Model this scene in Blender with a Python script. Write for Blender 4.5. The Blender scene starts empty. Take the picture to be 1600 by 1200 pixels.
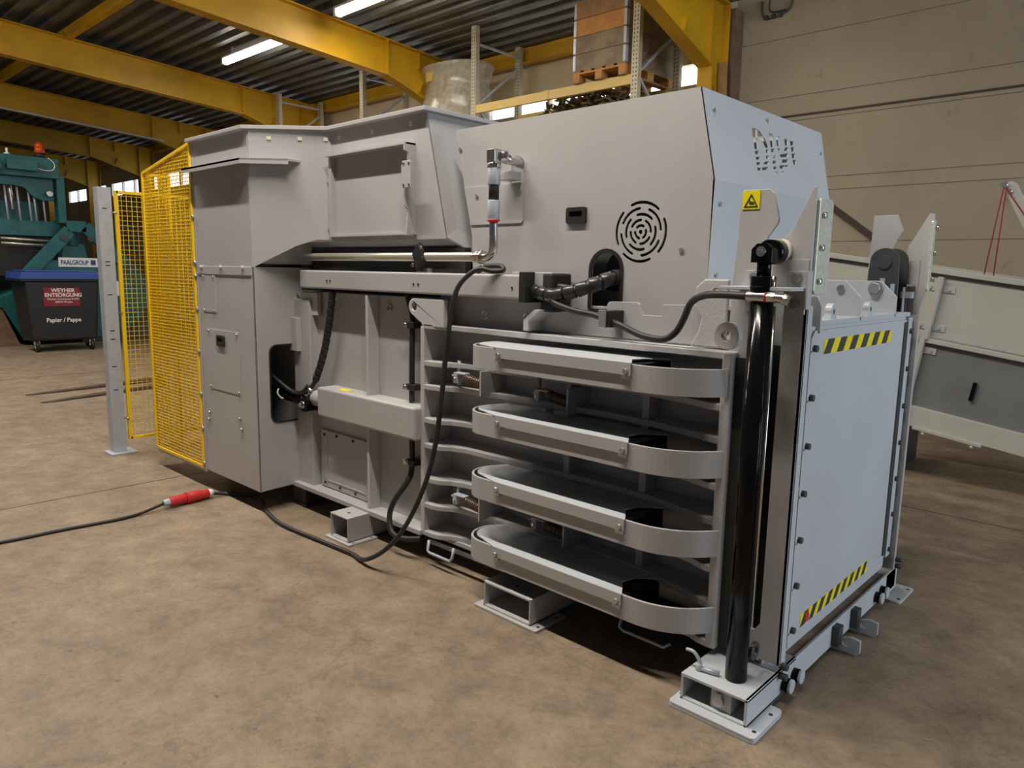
import bpy, bmesh, math, random
from mathutils import Vector, Matrix
from mathutils.geometry import tessellate_polygon
random.seed(7)
sc = bpy.context.scene
COL = sc.collection
PI = math.pi

# ------------------------------------------------------------------ camera
F_PX = 1142.7
cam_d = bpy.data.cameras.new('camera'); cam = bpy.data.objects.new('camera', cam_d); COL.objects.link(cam)
cam_d.sensor_fit = 'HORIZONTAL'; cam_d.sensor_width = 36.0; cam_d.lens = 36.0*F_PX/1600.0
cam_d.clip_start = 0.05; cam_d.clip_end = 200
yaw, pit, rol = [math.radians(a) for a in (43.0988, 8.7368, 1.0456)]
fw = Vector((-math.sin(yaw), math.cos(yaw), 0)); rt = Vector((math.cos(yaw), math.sin(yaw), 0)); up = Vector((0, 0, 1))
f2 = fw*math.cos(pit) - up*math.sin(pit); u2 = fw*math.sin(pit) + up*math.cos(pit)
r3 = rt*math.cos(rol) + u2*math.sin(rol); u3 = -rt*math.sin(rol) + u2*math.cos(rol)
mw = Matrix((r3, u3, -f2)).transposed().to_4x4(); mw.translation = Vector((0.95, -2.31, 1.6))
cam.matrix_world = mw
sc.camera = cam

# ------------------------------------------------------------------ world, exposure, large lights
sc.view_settings.view_transform = 'Standard'; sc.view_settings.look = 'None'
sc.view_settings.gamma = 1.0; sc.view_settings.use_curve_mapping = False
sc.view_settings.exposure = 0.2
w = bpy.data.worlds.new('world'); sc.world = w; w.use_nodes = True
bg = w.node_tree.nodes['Background']; bg.inputs[0].default_value = (0.60, 0.66, 0.74, 1); bg.inputs[1].default_value = 0.10

def area(name, loc, target, sx, sy, power, color):
    l = bpy.data.lights.new(name, 'AREA'); l.shape = 'RECTANGLE'; l.size = sx; l.size_y = sy
    l.energy = power; l.color = color
    o = bpy.data.objects.new(name, l); COL.objects.link(o); o.location = loc
    o.rotation_euler = (Vector(target)-Vector(loc)).to_track_quat('-Z', 'Y').to_euler()
    return o
# daylight entering through the open hall gate beyond the press's front end
area('daylight_gate', (9.0, 3.2, 2.4), (-0.2, 1.2, 1.2), 5.0, 4.2, 430, (0.80, 0.90, 1.0))
# ------------------------------------------------------------------ materials
def mat(name, color, rough=0.5, metal=0.0, noise=0.0, nscale=6.0, bump=0.0, bscale=60.0, color2=None, emis=None, estr=0.0, spec=0.5, detail=4, wav=None, trans=0.0, alpha=1.0):
    m = bpy.data.materials.new(name); m.use_nodes = True
    nt = m.node_tree; b = nt.nodes['Principled BSDF']
    b.inputs['Roughness'].default_value = rough; b.inputs['Metallic'].default_value = metal
    b.inputs['Specular IOR Level'].default_value = spec
    b.inputs['Base Color'].default_value = (*color, 1)
    if trans: b.inputs['Transmission Weight'].default_value = trans
    if alpha < 1: b.inputs['Alpha'].default_value = alpha
    tc = nt.nodes.new('ShaderNodeTexCoord')
    if noise or color2:
        n = nt.nodes.new('ShaderNodeTexNoise'); n.inputs['Scale'].default_value = nscale; n.inputs['Detail'].default_value = detail
        nt.links.new(tc.outputs['Object'], n.inputs['Vector'])
        r = nt.nodes.new('ShaderNodeValToRGB'); nt.links.new(n.outputs['Fac'], r.inputs['Fac'])
        c2 = color2 if color2 else tuple(c*(1-noise) for c in color)
        r.color_ramp.elements[0].position = 0.35; r.color_ramp.elements[1].position = 0.65
        r.color_ramp.elements[0].color = (*c2, 1); r.color_ramp.elements[1].color = (*color, 1)
        nt.links.new(r.outputs['Color'], b.inputs['Base Color'])
    if bump:
        n2 = nt.nodes.new('ShaderNodeTexNoise'); n2.inputs['Scale'].default_value = bscale; n2.inputs['Detail'].default_value = 3
        nt.links.new(tc.outputs['Object'], n2.inputs['Vector'])
        bp = nt.nodes.new('ShaderNodeBump'); bp.inputs['Strength'].default_value = bump; bp.inputs['Distance'].default_value = 0.01
        nt.links.new(n2.outputs['Fac'], bp.inputs['Height']); nt.links.new(bp.outputs['Normal'], b.inputs['Normal'])
    if emis:
        b.inputs['Emission Color'].default_value = (*emis, 1); b.inputs['Emission Strength'].default_value = estr
    return m

M = {}
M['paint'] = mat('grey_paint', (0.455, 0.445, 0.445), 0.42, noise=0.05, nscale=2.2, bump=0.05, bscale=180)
M['paint_lit'] = mat('grey_paint_lit', (0.52, 0.55, 0.585), 0.42, noise=0.10, nscale=1.9, bump=0.05, bscale=160, detail=2)  # same grey paint, cool light on front and top faces put into the colour
M['edge'] = mat('flame_cut_edge', (0.50, 0.49, 0.49), 0.42, bump=0.15, bscale=120)
M['black'] = mat('black_gloss', (0.005, 0.005, 0.006), 0.12, spec=0.13)
M['rubber'] = mat('black_rubber', (0.018, 0.017, 0.017), 0.5)
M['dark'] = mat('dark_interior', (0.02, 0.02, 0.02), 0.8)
M['darkgrey'] = mat('dark_grey_steel', (0.055, 0.06, 0.065), 0.45, noise=0.2, nscale=8)
M['zinc'] = mat('zinc_plated', (0.72, 0.74, 0.66), 0.35, metal=0.35, noise=0.18, nscale=45)
M['bolt'] = mat('zinc_bolt', (0.50, 0.50, 0.50), 0.32, metal=0.75)
M['steel'] = mat('bright_steel', (0.62, 0.60, 0.57), 0.25, metal=1.0, noise=0.1, nscale=20)
M['pipe'] = mat('pale_steel_pipe', (0.62, 0.59, 0.50), 0.3, metal=0.6)
M['galv'] = mat('galvanised', (0.50, 0.54, 0.61), 0.42, metal=0.2, noise=0.10, nscale=18)
M['plastic'] = mat('black_plastic', (0.035, 0.034, 0.033), 0.30)
M['skirt'] = mat('dark_brown_skirt', (0.045, 0.03, 0.02), 0.6)
M['tine'] = mat('worn_dark_steel', (0.09, 0.065, 0.05), 0.55, noise=0.3, nscale=8)
M['yellow'] = mat('yellow_mesh_paint', (0.92, 0.60, 0.01), 0.4)
M['beam'] = mat('yellow_beam_paint', (0.62, 0.35, 0.004), 0.5, color2=(0.50, 0.27, 0.004), nscale=1.6, bump=0.1, bscale=30)
M['deck'] = mat('roof_deck', (0.15, 0.15, 0.145), 0.45, metal=0.35, noise=0.3, nscale=2)
M['rust'] = mat('rusty_channel', (0.26, 0.15, 0.09), 0.8, color2=(0.42, 0.38, 0.34), nscale=5)
M['wood'] = mat('pallet_wood', (0.42, 0.24, 0.10), 0.75, color2=(0.30, 0.17, 0.075), nscale=7)
M['woodo'] = mat('orange_wood', (0.62, 0.30, 0.085), 0.7, color2=(0.50, 0.22, 0.06), nscale=8)
M['woodg'] = mat('weathered_wood', (0.34, 0.26, 0.17), 0.8, color2=(0.22, 0.165, 0.11), nscale=6)
M['woodb'] = mat('brown_board', (0.22, 0.13, 0.08), 0.7, color2=(0.15, 0.085, 0.05), nscale=5)
M['teal'] = mat('teal_paint', (0.008, 0.125, 0.13), 0.45, noise=0.3, nscale=3)
M['bin'] = mat('bin_plastic', (0.012, 0.012, 0.013), 0.45, noise=0.2, nscale=8)
M['lid'] = mat('blue_lid', (0.03, 0.07, 0.30), 0.4)
M['red'] = mat('red_plastic', (0.55, 0.03, 0.03), 0.35)
M['redst'] = mat('red_sticker', (0.22, 0.012, 0.022), 0.5)
M['white'] = mat('white', (0.80, 0.80, 0.78), 0.5)
M['blue'] = mat('blue_print', (0.02, 0.05, 0.26), 0.5)
M['signy'] = mat('sign_yellow', (0.85, 0.72, 0.0), 0.45)
M['blackp'] = mat('black_print', (0.03, 0.03, 0.035), 0.5)
M['orange'] = mat('orange_lens', (0.65, 0.08, 0.01), 0.2)
M['rope'] = mat('red_rope', (0.30, 0.02, 0.02), 0.8)
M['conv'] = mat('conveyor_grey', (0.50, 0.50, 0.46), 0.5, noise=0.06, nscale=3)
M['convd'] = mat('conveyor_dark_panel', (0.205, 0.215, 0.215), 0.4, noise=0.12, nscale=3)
M['film'] = mat('stretch_film', (0.72, 0.66, 0.52), 0.16, noise=0.3, nscale=14, bump=1.0, bscale=9, alpha=0.6)
M['rag'] = mat('brown_strips', (0.16, 0.11, 0.05), 0.7, color2=(0.42, 0.32, 0.13), nscale=14)
M['lamp'] = mat('lamp_tube', (1, 1, 1), 0.5, emis=(1.0, 0.93, 0.80), estr=14)
M['pane'] = mat('daylit_pane', (0.9, 0.95, 1), 0.3, emis=(0.88, 0.94, 1.0), estr=2.2)
M['brass'] = mat('spring_wire', (0.20, 0.14, 0.11), 0.35, metal=0.6)
M['knob'] = mat('cream_spot', (0.75, 0.70, 0.55), 0.5)

def plaster(name, c1, c2, scale):
    m = mat(name, c1, 0.85, color2=c2, nscale=scale, bump=0.3, bscale=12, detail=8)
    nt = m.node_tree; b = nt.nodes['Principled BSDF']; src = b.inputs['Base Color'].links[0].from_socket
    tc = nt.nodes.new('ShaderNodeTexCoord'); mp = nt.nodes.new('ShaderNodeMapping'); mp.inputs['Scale'].default_value = (1.0, 1.0, 0.5)
    nt.links.new(tc.outputs['Object'], mp.inputs[0])
    n = nt.nodes.new('ShaderNodeTexNoise'); n.inputs['Scale'].default_value = 3.2; n.inputs['Detail'].default_value = 10; n.inputs['Roughness'].default_value = 0.75
    nt.links.new(mp.outputs[0], n.inputs['Vector'])
    r = nt.nodes.new('ShaderNodeValToRGB'); nt.links.new(n.outputs['Fac'], r.inputs['Fac'])
    r.color_ramp.elements[0].position = 0.28; r.color_ramp.elements[0].color = (0.55, 0.5, 0.44, 1); r.color_ramp.elements[1].position = 0.40; r.color_ramp.elements[1].color = (1, 1, 1, 1)
    x = nt.nodes.new('ShaderNodeMix'); x.data_type = 'RGBA'; x.blend_type = 'MULTIPLY'; x.inputs[0].default_value = 0.8
    nt.links.new(src, x.inputs[6]); nt.links.new(r.outputs[0], x.inputs[7]); nt.links.new(x.outputs[2], b.inputs['Base Color'])
    return m
M['wall'] = plaster('old_plaster', (0.66, 0.57, 0.40), (0.54, 0.46, 0.32), 1.3)
M['wallp'] = plaster('beige_panel', (0.40, 0.34, 0.255), (0.345, 0.29, 0.215), 0.9)
M['dado'] = mat('white_dado', (0.55, 0.56, 0.53), 0.7, noise=0.1, nscale=2)

def floor_mat():
    m = bpy.data.materials.new('concrete_floor'); m.use_nodes = True; nt = m.node_tree; b = nt.nodes['Principled BSDF']
    tc = nt.nodes.new('ShaderNodeTexCoord')
    def noise(s, d, r=0.6):
        n = nt.nodes.new('ShaderNodeTexNoise'); n.inputs['Scale'].default_value = s; n.inputs['Detail'].default_value = d; n.inputs['Roughness'].default_value = r
        nt.links.new(tc.outputs['Object'], n.inputs['Vector']); return n
    def ramp(n, p0, c0, p1, c1):
        r = nt.nodes.new('ShaderNodeValToRGB'); nt.links.new(n.outputs['Fac'], r.inputs['Fac'])
        r.color_ramp.elements[0].position = p0; r.color_ramp.elements[1].position = p1
        r.color_ramp.elements[0].color = (*c0, 1); r.color_ramp.elements[1].color = (*c1, 1); return r
    def mix(a, bb, mode, fac):
        x = nt.nodes.new('ShaderNodeMix'); x.data_type = 'RGBA'; x.blend_type = mode; x.inputs[0].default_value = fac
        nt.links.new(a, x.inputs[6]); nt.links.new(bb, x.inputs[7]); return x.outputs[2]
    a = ramp(noise(0.7, 6), 0.3, (0.215, 0.163, 0.115), 0.7, (0.31, 0.240, 0.170))
    c = ramp(noise(5, 10, 0.75), 0.35, (0.62, 0.60, 0.58), 0.62, (1.12, 1.10, 1.05))
    d = ramp(noise(38, 6, 0.7), 0.30, (0.70, 0.68, 0.66), 0.50, (1, 1, 1))
    e = ramp(noise(1.9, 8, 0.8), 0.62, (1, 1, 1), 0.72, (0.74, 0.71, 0.68))
    o = mix(a.outputs[0], c.outputs[0], 'MULTIPLY', 1.0); o = mix(o, d.outputs[0], 'MULTIPLY', 0.8); o = mix(o, e.outputs[0], 'MULTIPLY', 0.8)
    nt.links.new(o, b.inputs['Base Color'])
    sp = ramp(noise(11, 3, 0.5), 0.245, (0.42, 0.38, 0.35), 0.275, (1, 1, 1)); o = mix(o, sp.outputs[0], 'MULTIPLY', 0.9)
    lt = ramp(noise(3.1, 12, 0.85), 0.60, (1, 1, 1), 0.70, (1.22, 1.20, 1.16)); o = mix(o, lt.outputs[0], 'MULTIPLY', 1.0)
    mu = nt.nodes.new('ShaderNodeTexVoronoi'); mu.feature = 'DISTANCE_TO_EDGE'; mu.inputs['Scale'].default_value = 0.55
    wn = noise(2.0, 6, 0.7); ad = nt.nodes.new('ShaderNodeVectorMath'); ad.operation = 'MULTIPLY_ADD'; ad.inputs[1].default_value = (0.9, 0.9, 0.9)
    nt.links.new(wn.outputs['Color'], ad.inputs[0]); nt.links.new(tc.outputs['Object'], ad.inputs[2]); nt.links.new(ad.outputs[0], mu.inputs['Vector'])
    cr = nt.nodes.new('ShaderNodeValToRGB'); nt.links.new(mu.outputs['Distance'], cr.inputs['Fac'])
    cr.color_ramp.elements[0].color = (0.62, 0.58, 0.54, 1); cr.color_ramp.elements[1].color = (1, 1, 1, 1); cr.color_ramp.elements[1].position = 0.006
    o = mix(o, cr.outputs[0], 'MULTIPLY', 0.6); nt.links.new(o, b.inputs['Base Color'])
    rr = nt.nodes.new('ShaderNodeMapRange'); nt.links.new(noise(2.5, 5).outputs['Fac'], rr.inputs[0]); rr.inputs[3].default_value = 0.5; rr.inputs[4].default_value = 0.85
    nt.links.new(rr.outputs[0], b.inputs['Roughness'])
    bp = nt.nodes.new('ShaderNodeBump'); bp.inputs['Strength'].default_value = 0.25; bp.inputs['Distance'].default_value = 0.01
    nt.links.new(noise(30, 6).outputs['Fac'], bp.inputs['Height']); nt.links.new(bp.outputs['Normal'], b.inputs['Normal'])
    return m
M['floor'] = floor_mat()

# ------------------------------------------------------------------ mesh helpers
ORG = {}
class MB:
    def __init__(s): s.v = []; s.f = []; s.sm = []
    def add(s, vs, fs, smooth=False):
        o = len(s.v); s.v += [Vector(v) for v in vs]; s.f += [tuple(i+o for i in f) for f in fs]; s.sm += [smooth]*len(fs); return s
    def box(s, x0, x1, y0, y1, z0, z1):
        vs = [(x, y, z) for z in (z0, z1) for y in (y0, y1) for x in (x0, x1)]
        return s.add(vs, [(0, 2, 3, 1), (4, 5, 7, 6), (0, 1, 5, 4), (2, 6, 7, 3), (0, 4, 6, 2), (1, 3, 7, 5)])
    def obox(s, c, ax, ay, az):
        c = Vector(c); ax, ay, az = Vector(ax), Vector(ay), Vector(az)
        vs = [c+ax*i+ay*j+az*k for k in (-1, 1) for j in (-1, 1) for i in (-1, 1)]
        return s.add(vs, [(0, 2, 3, 1), (4, 5, 7, 6), (0, 1, 5, 4), (2, 6, 7, 3), (0, 4, 6, 2), (1, 3, 7, 5)])
    def bar(s, p, q, w, h, upv=(0, 0, 1)):
        p, q = Vector(p), Vector(q); d = (q-p).normalized(); u = Vector(upv)
        sd = d.cross(u)
        if sd.length < 1e-4: sd = d.cross(Vector((1, 0, 0)))
        sd.normalize(); u = sd.cross(d)
        return s.obox((p+q)/2, (q-p)/2, sd*w/2, u*h/2)
    def prism(s, pts, fn, a, b, holes=()):
        """closed plate: 2D outline pts (with holes), fn(u,v,w)->xyz, extruded from w=a to w=b"""
        loops = [list(pts)]+[list(h) for h in holes]
        flat = [p for l in loops for p in l]; n = len(flat)
        tri = tessellate_polygon([[Vector((p[0], p[1], 0)) for p in l] for l in loops])
        vs = [fn(p[0], p[1], a) for p in flat]+[fn(p[0], p[1], b) for p in flat]
        fs = []
        if holes:
            for t in tri: fs.append(tuple(t)); fs.append(tuple(i+n for i in reversed(t)))
        else:
            fs.append(tuple(range(n))); fs.append(tuple(range(2*n-1, n-1, -1)))
        o = 0
        for l in loops:
            k = len(l)
            for i in range(k):
                j = (i+1) % k; fs.append((o+i, o+j, o+j+n, o+i+n))
            o += k
        return s.add(vs, fs)
    def py(s, pts, y0, y1, holes=()): return s.prism(pts, lambda u, v, w_: (u, w_, v), y0, y1, holes)   # (x,z) outline
    def px(s, pts, x0, x1, holes=()): return s.prism(pts, lambda u, v, w_: (w_, u, v), x0, x1, holes)   # (y,z) outline
    def pz(s, pts, z0, z1, holes=()): return s.prism(pts, lambda u, v, w_: (u, v, w_), z0, z1, holes)   # (x,y) outline
    def cyl(s, p, q, r, n=20, r2=None, cap=True):
        p, q = Vector(p), Vector(q); r2 = r if r2 is None else r2
        d = (q-p).normalized(); a = d.orthogonal().normalized(); b = d.cross(a)
        vs = []
        for c, rr in ((p, r), (q, r2)):
            for i in range(n):
                t = 2*PI*i/n; vs.append(c+(a*math.cos(t)+b*math.sin(t))*rr)
        s.add(vs, [(i, (i+1) % n, (i+1) % n+n, i+n) for i in range(n)], True)
        if cap:
            o = len(s.v)-2*n
            s.f += [tuple(o+i for i in reversed(range(n))), tuple(o+n+i for i in range(n))]; s.sm += [False, False]
        return s
    def hexb(s, p, d, r, h):
        p = Vector(p); d = Vector(d).normalized(); return s.cyl(p, p+d*h, r, 6)
    def tube(s, pts, r, n=10, smooth=True, res=6, closed=False):
        P = [Vector(p) for p in pts]
        if smooth and len(P) > 2:
            Q = []
            for i in range(len(P)-1):
                p0 = P[max(i-1, 0)]; p1 = P[i]; p2 = P[i+1]; p3 = P[min(i+2, len(P)-1)]
                for k in range(res):
                    t = k/res
                    Q.append(0.5*((2*p1)+(p2-p0)*t+(2*p0-5*p1+4*p2-p3)*t*t+(3*p1-p0-3*p2+p3)*t**3))
            Q.append(P[-1]); P = Q
        d = (P[1]-P[0]).normalized(); a = d.orthogonal().normalized(); rings = []
        for i, p in enumerate(P):
            t = (P[min(i+1, len(P)-1)]-P[max(i-1, 0)]).normalized()
            a = (a-t*a.dot(t)).normalized(); b = t.cross(a)
            rr = r(i/(len(P)-1)) if callable(r) else r
            rings.append([p+(a*math.cos(2*PI*k/n)+b*math.sin(2*PI*k/n))*rr for k in range(n)])
        vs = [v for R_ in rings for v in R_]; fs = []
        for i in range(len(P)-1):
            for k in range(n):
                fs.append((i*n+k, i*n+(k+1) % n, (i+1)*n+(k+1) % n, (i+1)*n+k))
        s.add(vs, fs, True)
        o = len(s.v)-len(vs)
        s.f += [tuple(o+k for k in reversed(range(n))), tuple(o+len(vs)-n+k for k in range(n))]; s.sm += [False, False]
        return s
    def sphere(s, c, r, n=14, m=8, z0=-1, sc_=(1, 1, 1)):
        c = Vector(c); vs = []; fs = []
        for j in range(m+1):
            ph = -PI/2+PI*j/m
            for i in range(n):
                t = 2*PI*i/n
                vs.append(c+Vector((r*math.cos(ph)*math.cos(t)*sc_[0], r*math.cos(ph)*math.sin(t)*sc_[1], r*math.sin(ph)*sc_[2])))
        for j in range(m):
            for i in range(n): fs.append((j*n+i, j*n+(i+1) % n, (j+1)*n+(i+1) % n, (j+1)*n+i))
        return s.add(vs, fs, True)
    def helix(s, p, q, R_, r, turns, n=6):
        p, q = Vector(p), Vector(q); d = (q-p).normalized(); a = d.orthogonal().normalized(); b = d.cross(a)
        N = turns*12
        return s.tube([p+(q-p)*(i/N)+(a*math.cos(2*PI*i/12)+b*math.sin(2*PI*i/12))*R_ for i in range(N+1)], r, n, smooth=False)
    def build(s, name, m, parent=None, bevel=0.0, seg=2):
        L = ORG.get(parent.name, Vector((0, 0, 0))) if parent else Vector((0, 0, 0))
        me = bpy.data.meshes.new(name)
        me.from_pydata([tuple(v-L) for v in s.v], [], s.f)
        for p, k in zip(me.polygons, s.sm): p.use_smooth = k
        bm = bmesh.new(); bm.from_mesh(me); bmesh.ops.remove_doubles(bm, verts=bm.verts, dist=1e-6)
        bmesh.ops.recalc_face_normals(bm, faces=bm.faces); bm.to_mesh(me); bm.free()
        me.materials.append(M[m] if isinstance(m, str) else m)
        o = bpy.data.objects.new(name, me); COL.objects.link(o)
        if parent: o.parent = parent; ORG[o.name] = L
        else: ORG[o.name] = Vector((0, 0, 0))
        if bevel:
            b = o.modifiers.new('bevel', 'BEVEL'); b.width = bevel; b.segments = seg; b.limit_method = 'ANGLE'; b.angle_limit = math.radians(40)
            b.harden_normals = False
        return o
def split(mb, name, m, parent, bevel=0.0):
    n = len(mb.v); p = list(range(n))
    def fd(i):
        while p[i] != i: p[i] = p[p[i]]; i = p[i]
        return i
    for f in mb.f:
        for i in f[1:]: p[fd(i)] = fd(f[0])
    g = {}
    for f, k in zip(mb.f, mb.sm): g.setdefault(fd(f[0]), []).append((f, k))
    for r, fl_ in g.items():
        ids = sorted({i for f, _ in fl_ for i in f}); mp = {i: j for j, i in enumerate(ids)}
        q = MB(); q.v = [mb.v[i] for i in ids]; q.f = [tuple(mp[i] for i in f) for f, _ in fl_]; q.sm = [k for _, k in fl_]
        q.build(name, m, parent, bevel)
def thing(name, label, cat, loc, group=None):
    o = bpy.data.objects.new(name, None); COL.objects.link(o); o.location = loc; o.empty_display_size = 0.1
    ORG[o.name] = Vector(loc); o['label'] = label; o['category'] = cat
    if group: o['group'] = group
    return o
def tag(o, label, cat, group=None):
    o['label'] = label; o['category'] = cat
    if group: o['group'] = group
    # put the origin of a single-mesh thing at its base
    me = o.data; xs = [v.co.copy() for v in me.vertices]
    c = Vector(((min(v.x for v in xs)+max(v.x for v in xs))/2, (min(v.y for v in xs)+max(v.y for v in xs))/2, min(v.z for v in xs)))
    me.transform(Matrix.Translation(-c)); o.location = c; ORG[o.name] = c
    return o
def struct(o): o['kind'] = 'structure'; return o
def copy_tree(o, parent=None, delta=(0, 0, 0)):
    c = o.copy(); COL.objects.link(c); c.parent = parent
    c.location = o.location+Vector(delta)
    for ch in list(o.children): copy_tree(ch, c)
    return c
def text_mesh(name, body, size, m, parent, O, U, V, depth=0.002, bold=0.0, sx=1.0):
    """lettering laid on a plane: O lower-left corner, U reading direction, V up"""
    cu = bpy.data.curves.new(name, 'FONT'); cu.body = body; cu.size = size; cu.extrude = depth; cu.offset = bold
    t = bpy.data.objects.new(name+'_tmp', cu); COL.objects.link(t)
    dg = bpy.context.evaluated_depsgraph_get(); me = bpy.data.meshes.new_from_object(t.evaluated_get(dg))
    bpy.data.objects.remove(t); bpy.data.curves.remove(cu)
    U, V = Vector(U).normalized(), Vector(V).normalized(); N = U.cross(V)
    L = ORG.get(parent.name, Vector((0, 0, 0)))
    for v in me.vertices:
        v.co = Vector(O)-L+U*v.co.x*sx+V*v.co.y+N*v.co.z
    me.materials.clear(); me.materials.append(M[m])
    o = bpy.data.objects.new(name, me); COL.objects.link(o); o.parent = parent; ORG[o.name] = L
    return o
def arc(cx, cy, r, a0, a1, n): return [(cx+r*math.cos(math.radians(a0+(a1-a0)*i/n)), cy+r*math.sin(math.radians(a0+(a1-a0)*i/n))) for i in range(n+1)]
def rrect(x0, x1, y0, y1, r, n=5):
    return arc(x1-r, y0+r, r, -90, 0, n)+arc(x1-r, y1-r, r, 0, 90, n)+arc(x0+r, y1-r, r, 90, 180, n)+arc(x0+r, y0+r, r, 180, 270, n)

# ================================================================== THE HALL
YW = 6.95
struct(MB().box(-36, 12, -9, 8, -0.12, 0.0).build('floor', 'floor'))
# expansion joints: shallow dark strips set in the slab
j = MB()
for (x0, x1, y0, y1) in ((-4.62, -4.612, -9, 8), (-0.8, 10, 3.27, 3.278), (-11.0, -10.99, -9, 8)):
    j.box(x0, x1, y0, y1, 0.0, 0.0015)
struct(j.build('trim_1', 'skirt'))
# eaves wall with window openings per bay
bays = [(-8.45, -4.15, 4.13, 4.44), (-13.05, -8.95, 3.9, 4.34), (-17.55, -13.55, 3.88, 4.30), (-21.9, -18.05, 3.86, 4.30), (-26.45, -22.45, 3.86, 4.30), (-31.0, -26.95, 3.86, 4.30)]
rect = [(-36, 0), (-3.86, 0), (-3.86, 5.2), (-36, 5.2)]
holes = [[(a, c), (b, c), (b, d), (a, d)] for a, b, c, d in bays]
struct(MB().py(rect, YW, YW+0.25, holes).build('wall_back', 'wall'))
g = MB()
for z0, z1 in ((0, 1.0), (1.01, 2.025), (2.035, 2.645), (2.655, 2.80), (2.81, 3.505), (3.515, 3.80), (3.81, 4.505), (4.515, 5.6), (5.61, 6.6)):
    g.box(-3.86, 12, YW, YW+0.25, z0, z1)
g.box(-3.86, 12, YW+0.012, YW+0.25, 0, 6.6)
struct(g.build('wall_right', 'wallp'))
struct(MB().box(-36, -35.8, -9, 7.2, 0, 6.2).build('wall_left', 'wall'))
struct(MB().box(-36, -9.0, YW-0.04, YW, 0, 2.95).build('baseboard_back', 'dado'))
for i, (a, b, c, d) in enumerate(bays):
    fr = MB(); n = 4 if i else 3
    fr.box(a, b, YW-0.02, YW+0.06, c-0.03, c+0.02).box(a, b, YW-0.02, YW+0.06, d-0.02, d+0.03)
    for k in range(n+1):
        x = a+(b-a)*k/n; fr.box(x-0.03, x+0.03, YW-0.02, YW+0.06, c, d)
    if i == 0: fr.box(a, b, YW-0.03, YW, c-0.12, c-0.03)
    wn = struct(fr.build('window_%d' % (i+1), 'paint' if i else 'wall'))
    MB().box(a, b, YW+0.07, YW+0.08, c, d).build('pane', 'pane', wn)
# roof: trapezoidal deck spanning between the frames (ribs run along X)
def zroof(y): return 5.405-0.0668*y+0.02
prof = []
y = -9.0
while y < 7.2:
    prof += [(y, 0.0), (y+0.10, 0.0), (y+0.13, 0.07), (y+0.23, 0.07)]; y += 0.26
vs = []; fs = []
pl = [(yy, zroof(yy)+0.13+zz) for yy, zz in prof]
for x in (-36.0, 12.0):
    for yy, zz in pl: vs.append((x, yy, zz))
    for yy, zz in pl: vs.append((x, yy, zz+0.02))
n = len(pl)
for k in range(n-1):
    fs.append((k, k+1, 2*n+k+1, 2*n+k)); fs.append((n+k, 3*n+k, 3*n+k+1, n+k+1))
struct(MB().add(vs, fs).build('ceiling', 'deck'))
# portal frames: rafter, haunch and column of one welded I-section each
ti = 2
XF = [-3.9, -8.7, -13.3, -17.8, -22.2, -26.7, -31.2]
for x in XF:
    b = MB()
    zb = lambda yy: zroof(yy)-0.52
    # webs
    web = [(-8.5, zroof(-8.5)-0.005), (6.66, zroof(6.66)-0.005), (6.66, 0), (6.28, 0), (6.28, 4.16), (4.98, zb(4.98)), (-8.5, zb(-8.5))]
    b.px(web, x-0.006, x+0.006)
    def fl(p, q, w=0.2, t=0.018):
        b.bar((x, p[0], p[1]), (x, q[0], q[1]), w, t)
    fl((-8.5, zb(-8.5)), (4.98, zb(4.98))); fl((4.98, zb(4.98)), (6.28, 4.16)); 
    b.box(x-0.1, x+0.1, 6.27, 6.288, 0, 4.16); b.box(x-0.1, x+0.1, 6.65, 6.668, 0, zroof(6.66)-0.01)
    fl((-8.5, zroof(-8.5)-0.01), (6.66, zroof(6.66)-0.01))
    # stiffeners
    b.box(x-0.1, x+0.1, 4.965, 4.995, zb(4.98), zroof(4.98)-0.01)
    b.box(x-0.07, x+0.07, 6.27, 6.285, 4.16, zroof(6.28)-0.01)
    b.box(x-0.07, x+0.07, 5.62, 5.635, zroof(5.6)-0.27, zroof(5.6)-0.01)
    b.bar((x, 5.63, 4.42), (x, 5.70, 4.60), 0.14, 0.015, (0, 1, 0))
    struct(b.build('trim_%d' % ti, 'beam')); ti += 1
# purlins and eaves beam
for a, b_ in zip(XF[:-1], XF[1:]):
    q = MB(); zz = zroof(1.93)
    q.box(b_+0.01, a-0.01, 1.90, 2.00, zz-0.03, zz+0.125)
    q.box(b_+0.11, a-0.11, 6.70, 6.90, zroof(6.8)-0.08, zroof(6.8)+0.125)
    struct(q.build('trim_%d' % ti, 'beam')); ti += 1
# cable tray clipped below the third rafter
struct(MB().bar((-17.68, -4, zroof(-4)-0.53), (-17.68, 5.2, zroof(5.2)-0.53), 0.03, 0.03).build('trim_%d' % ti, 'galv')); ti += 1
# diagonal wall brace
struct(MB().bar((-2.75, YW-0.02, 2.66), (-1.90, YW-0.02, 2.03), 0.03, 0.07).build('trim_%d' % ti, 'skirt')); ti += 1
struct(MB().box(-3.60, 6, YW-0.02, YW, 3.56, 3.58).build('trim_%d' % ti, 'skirt')); ti += 1

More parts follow.
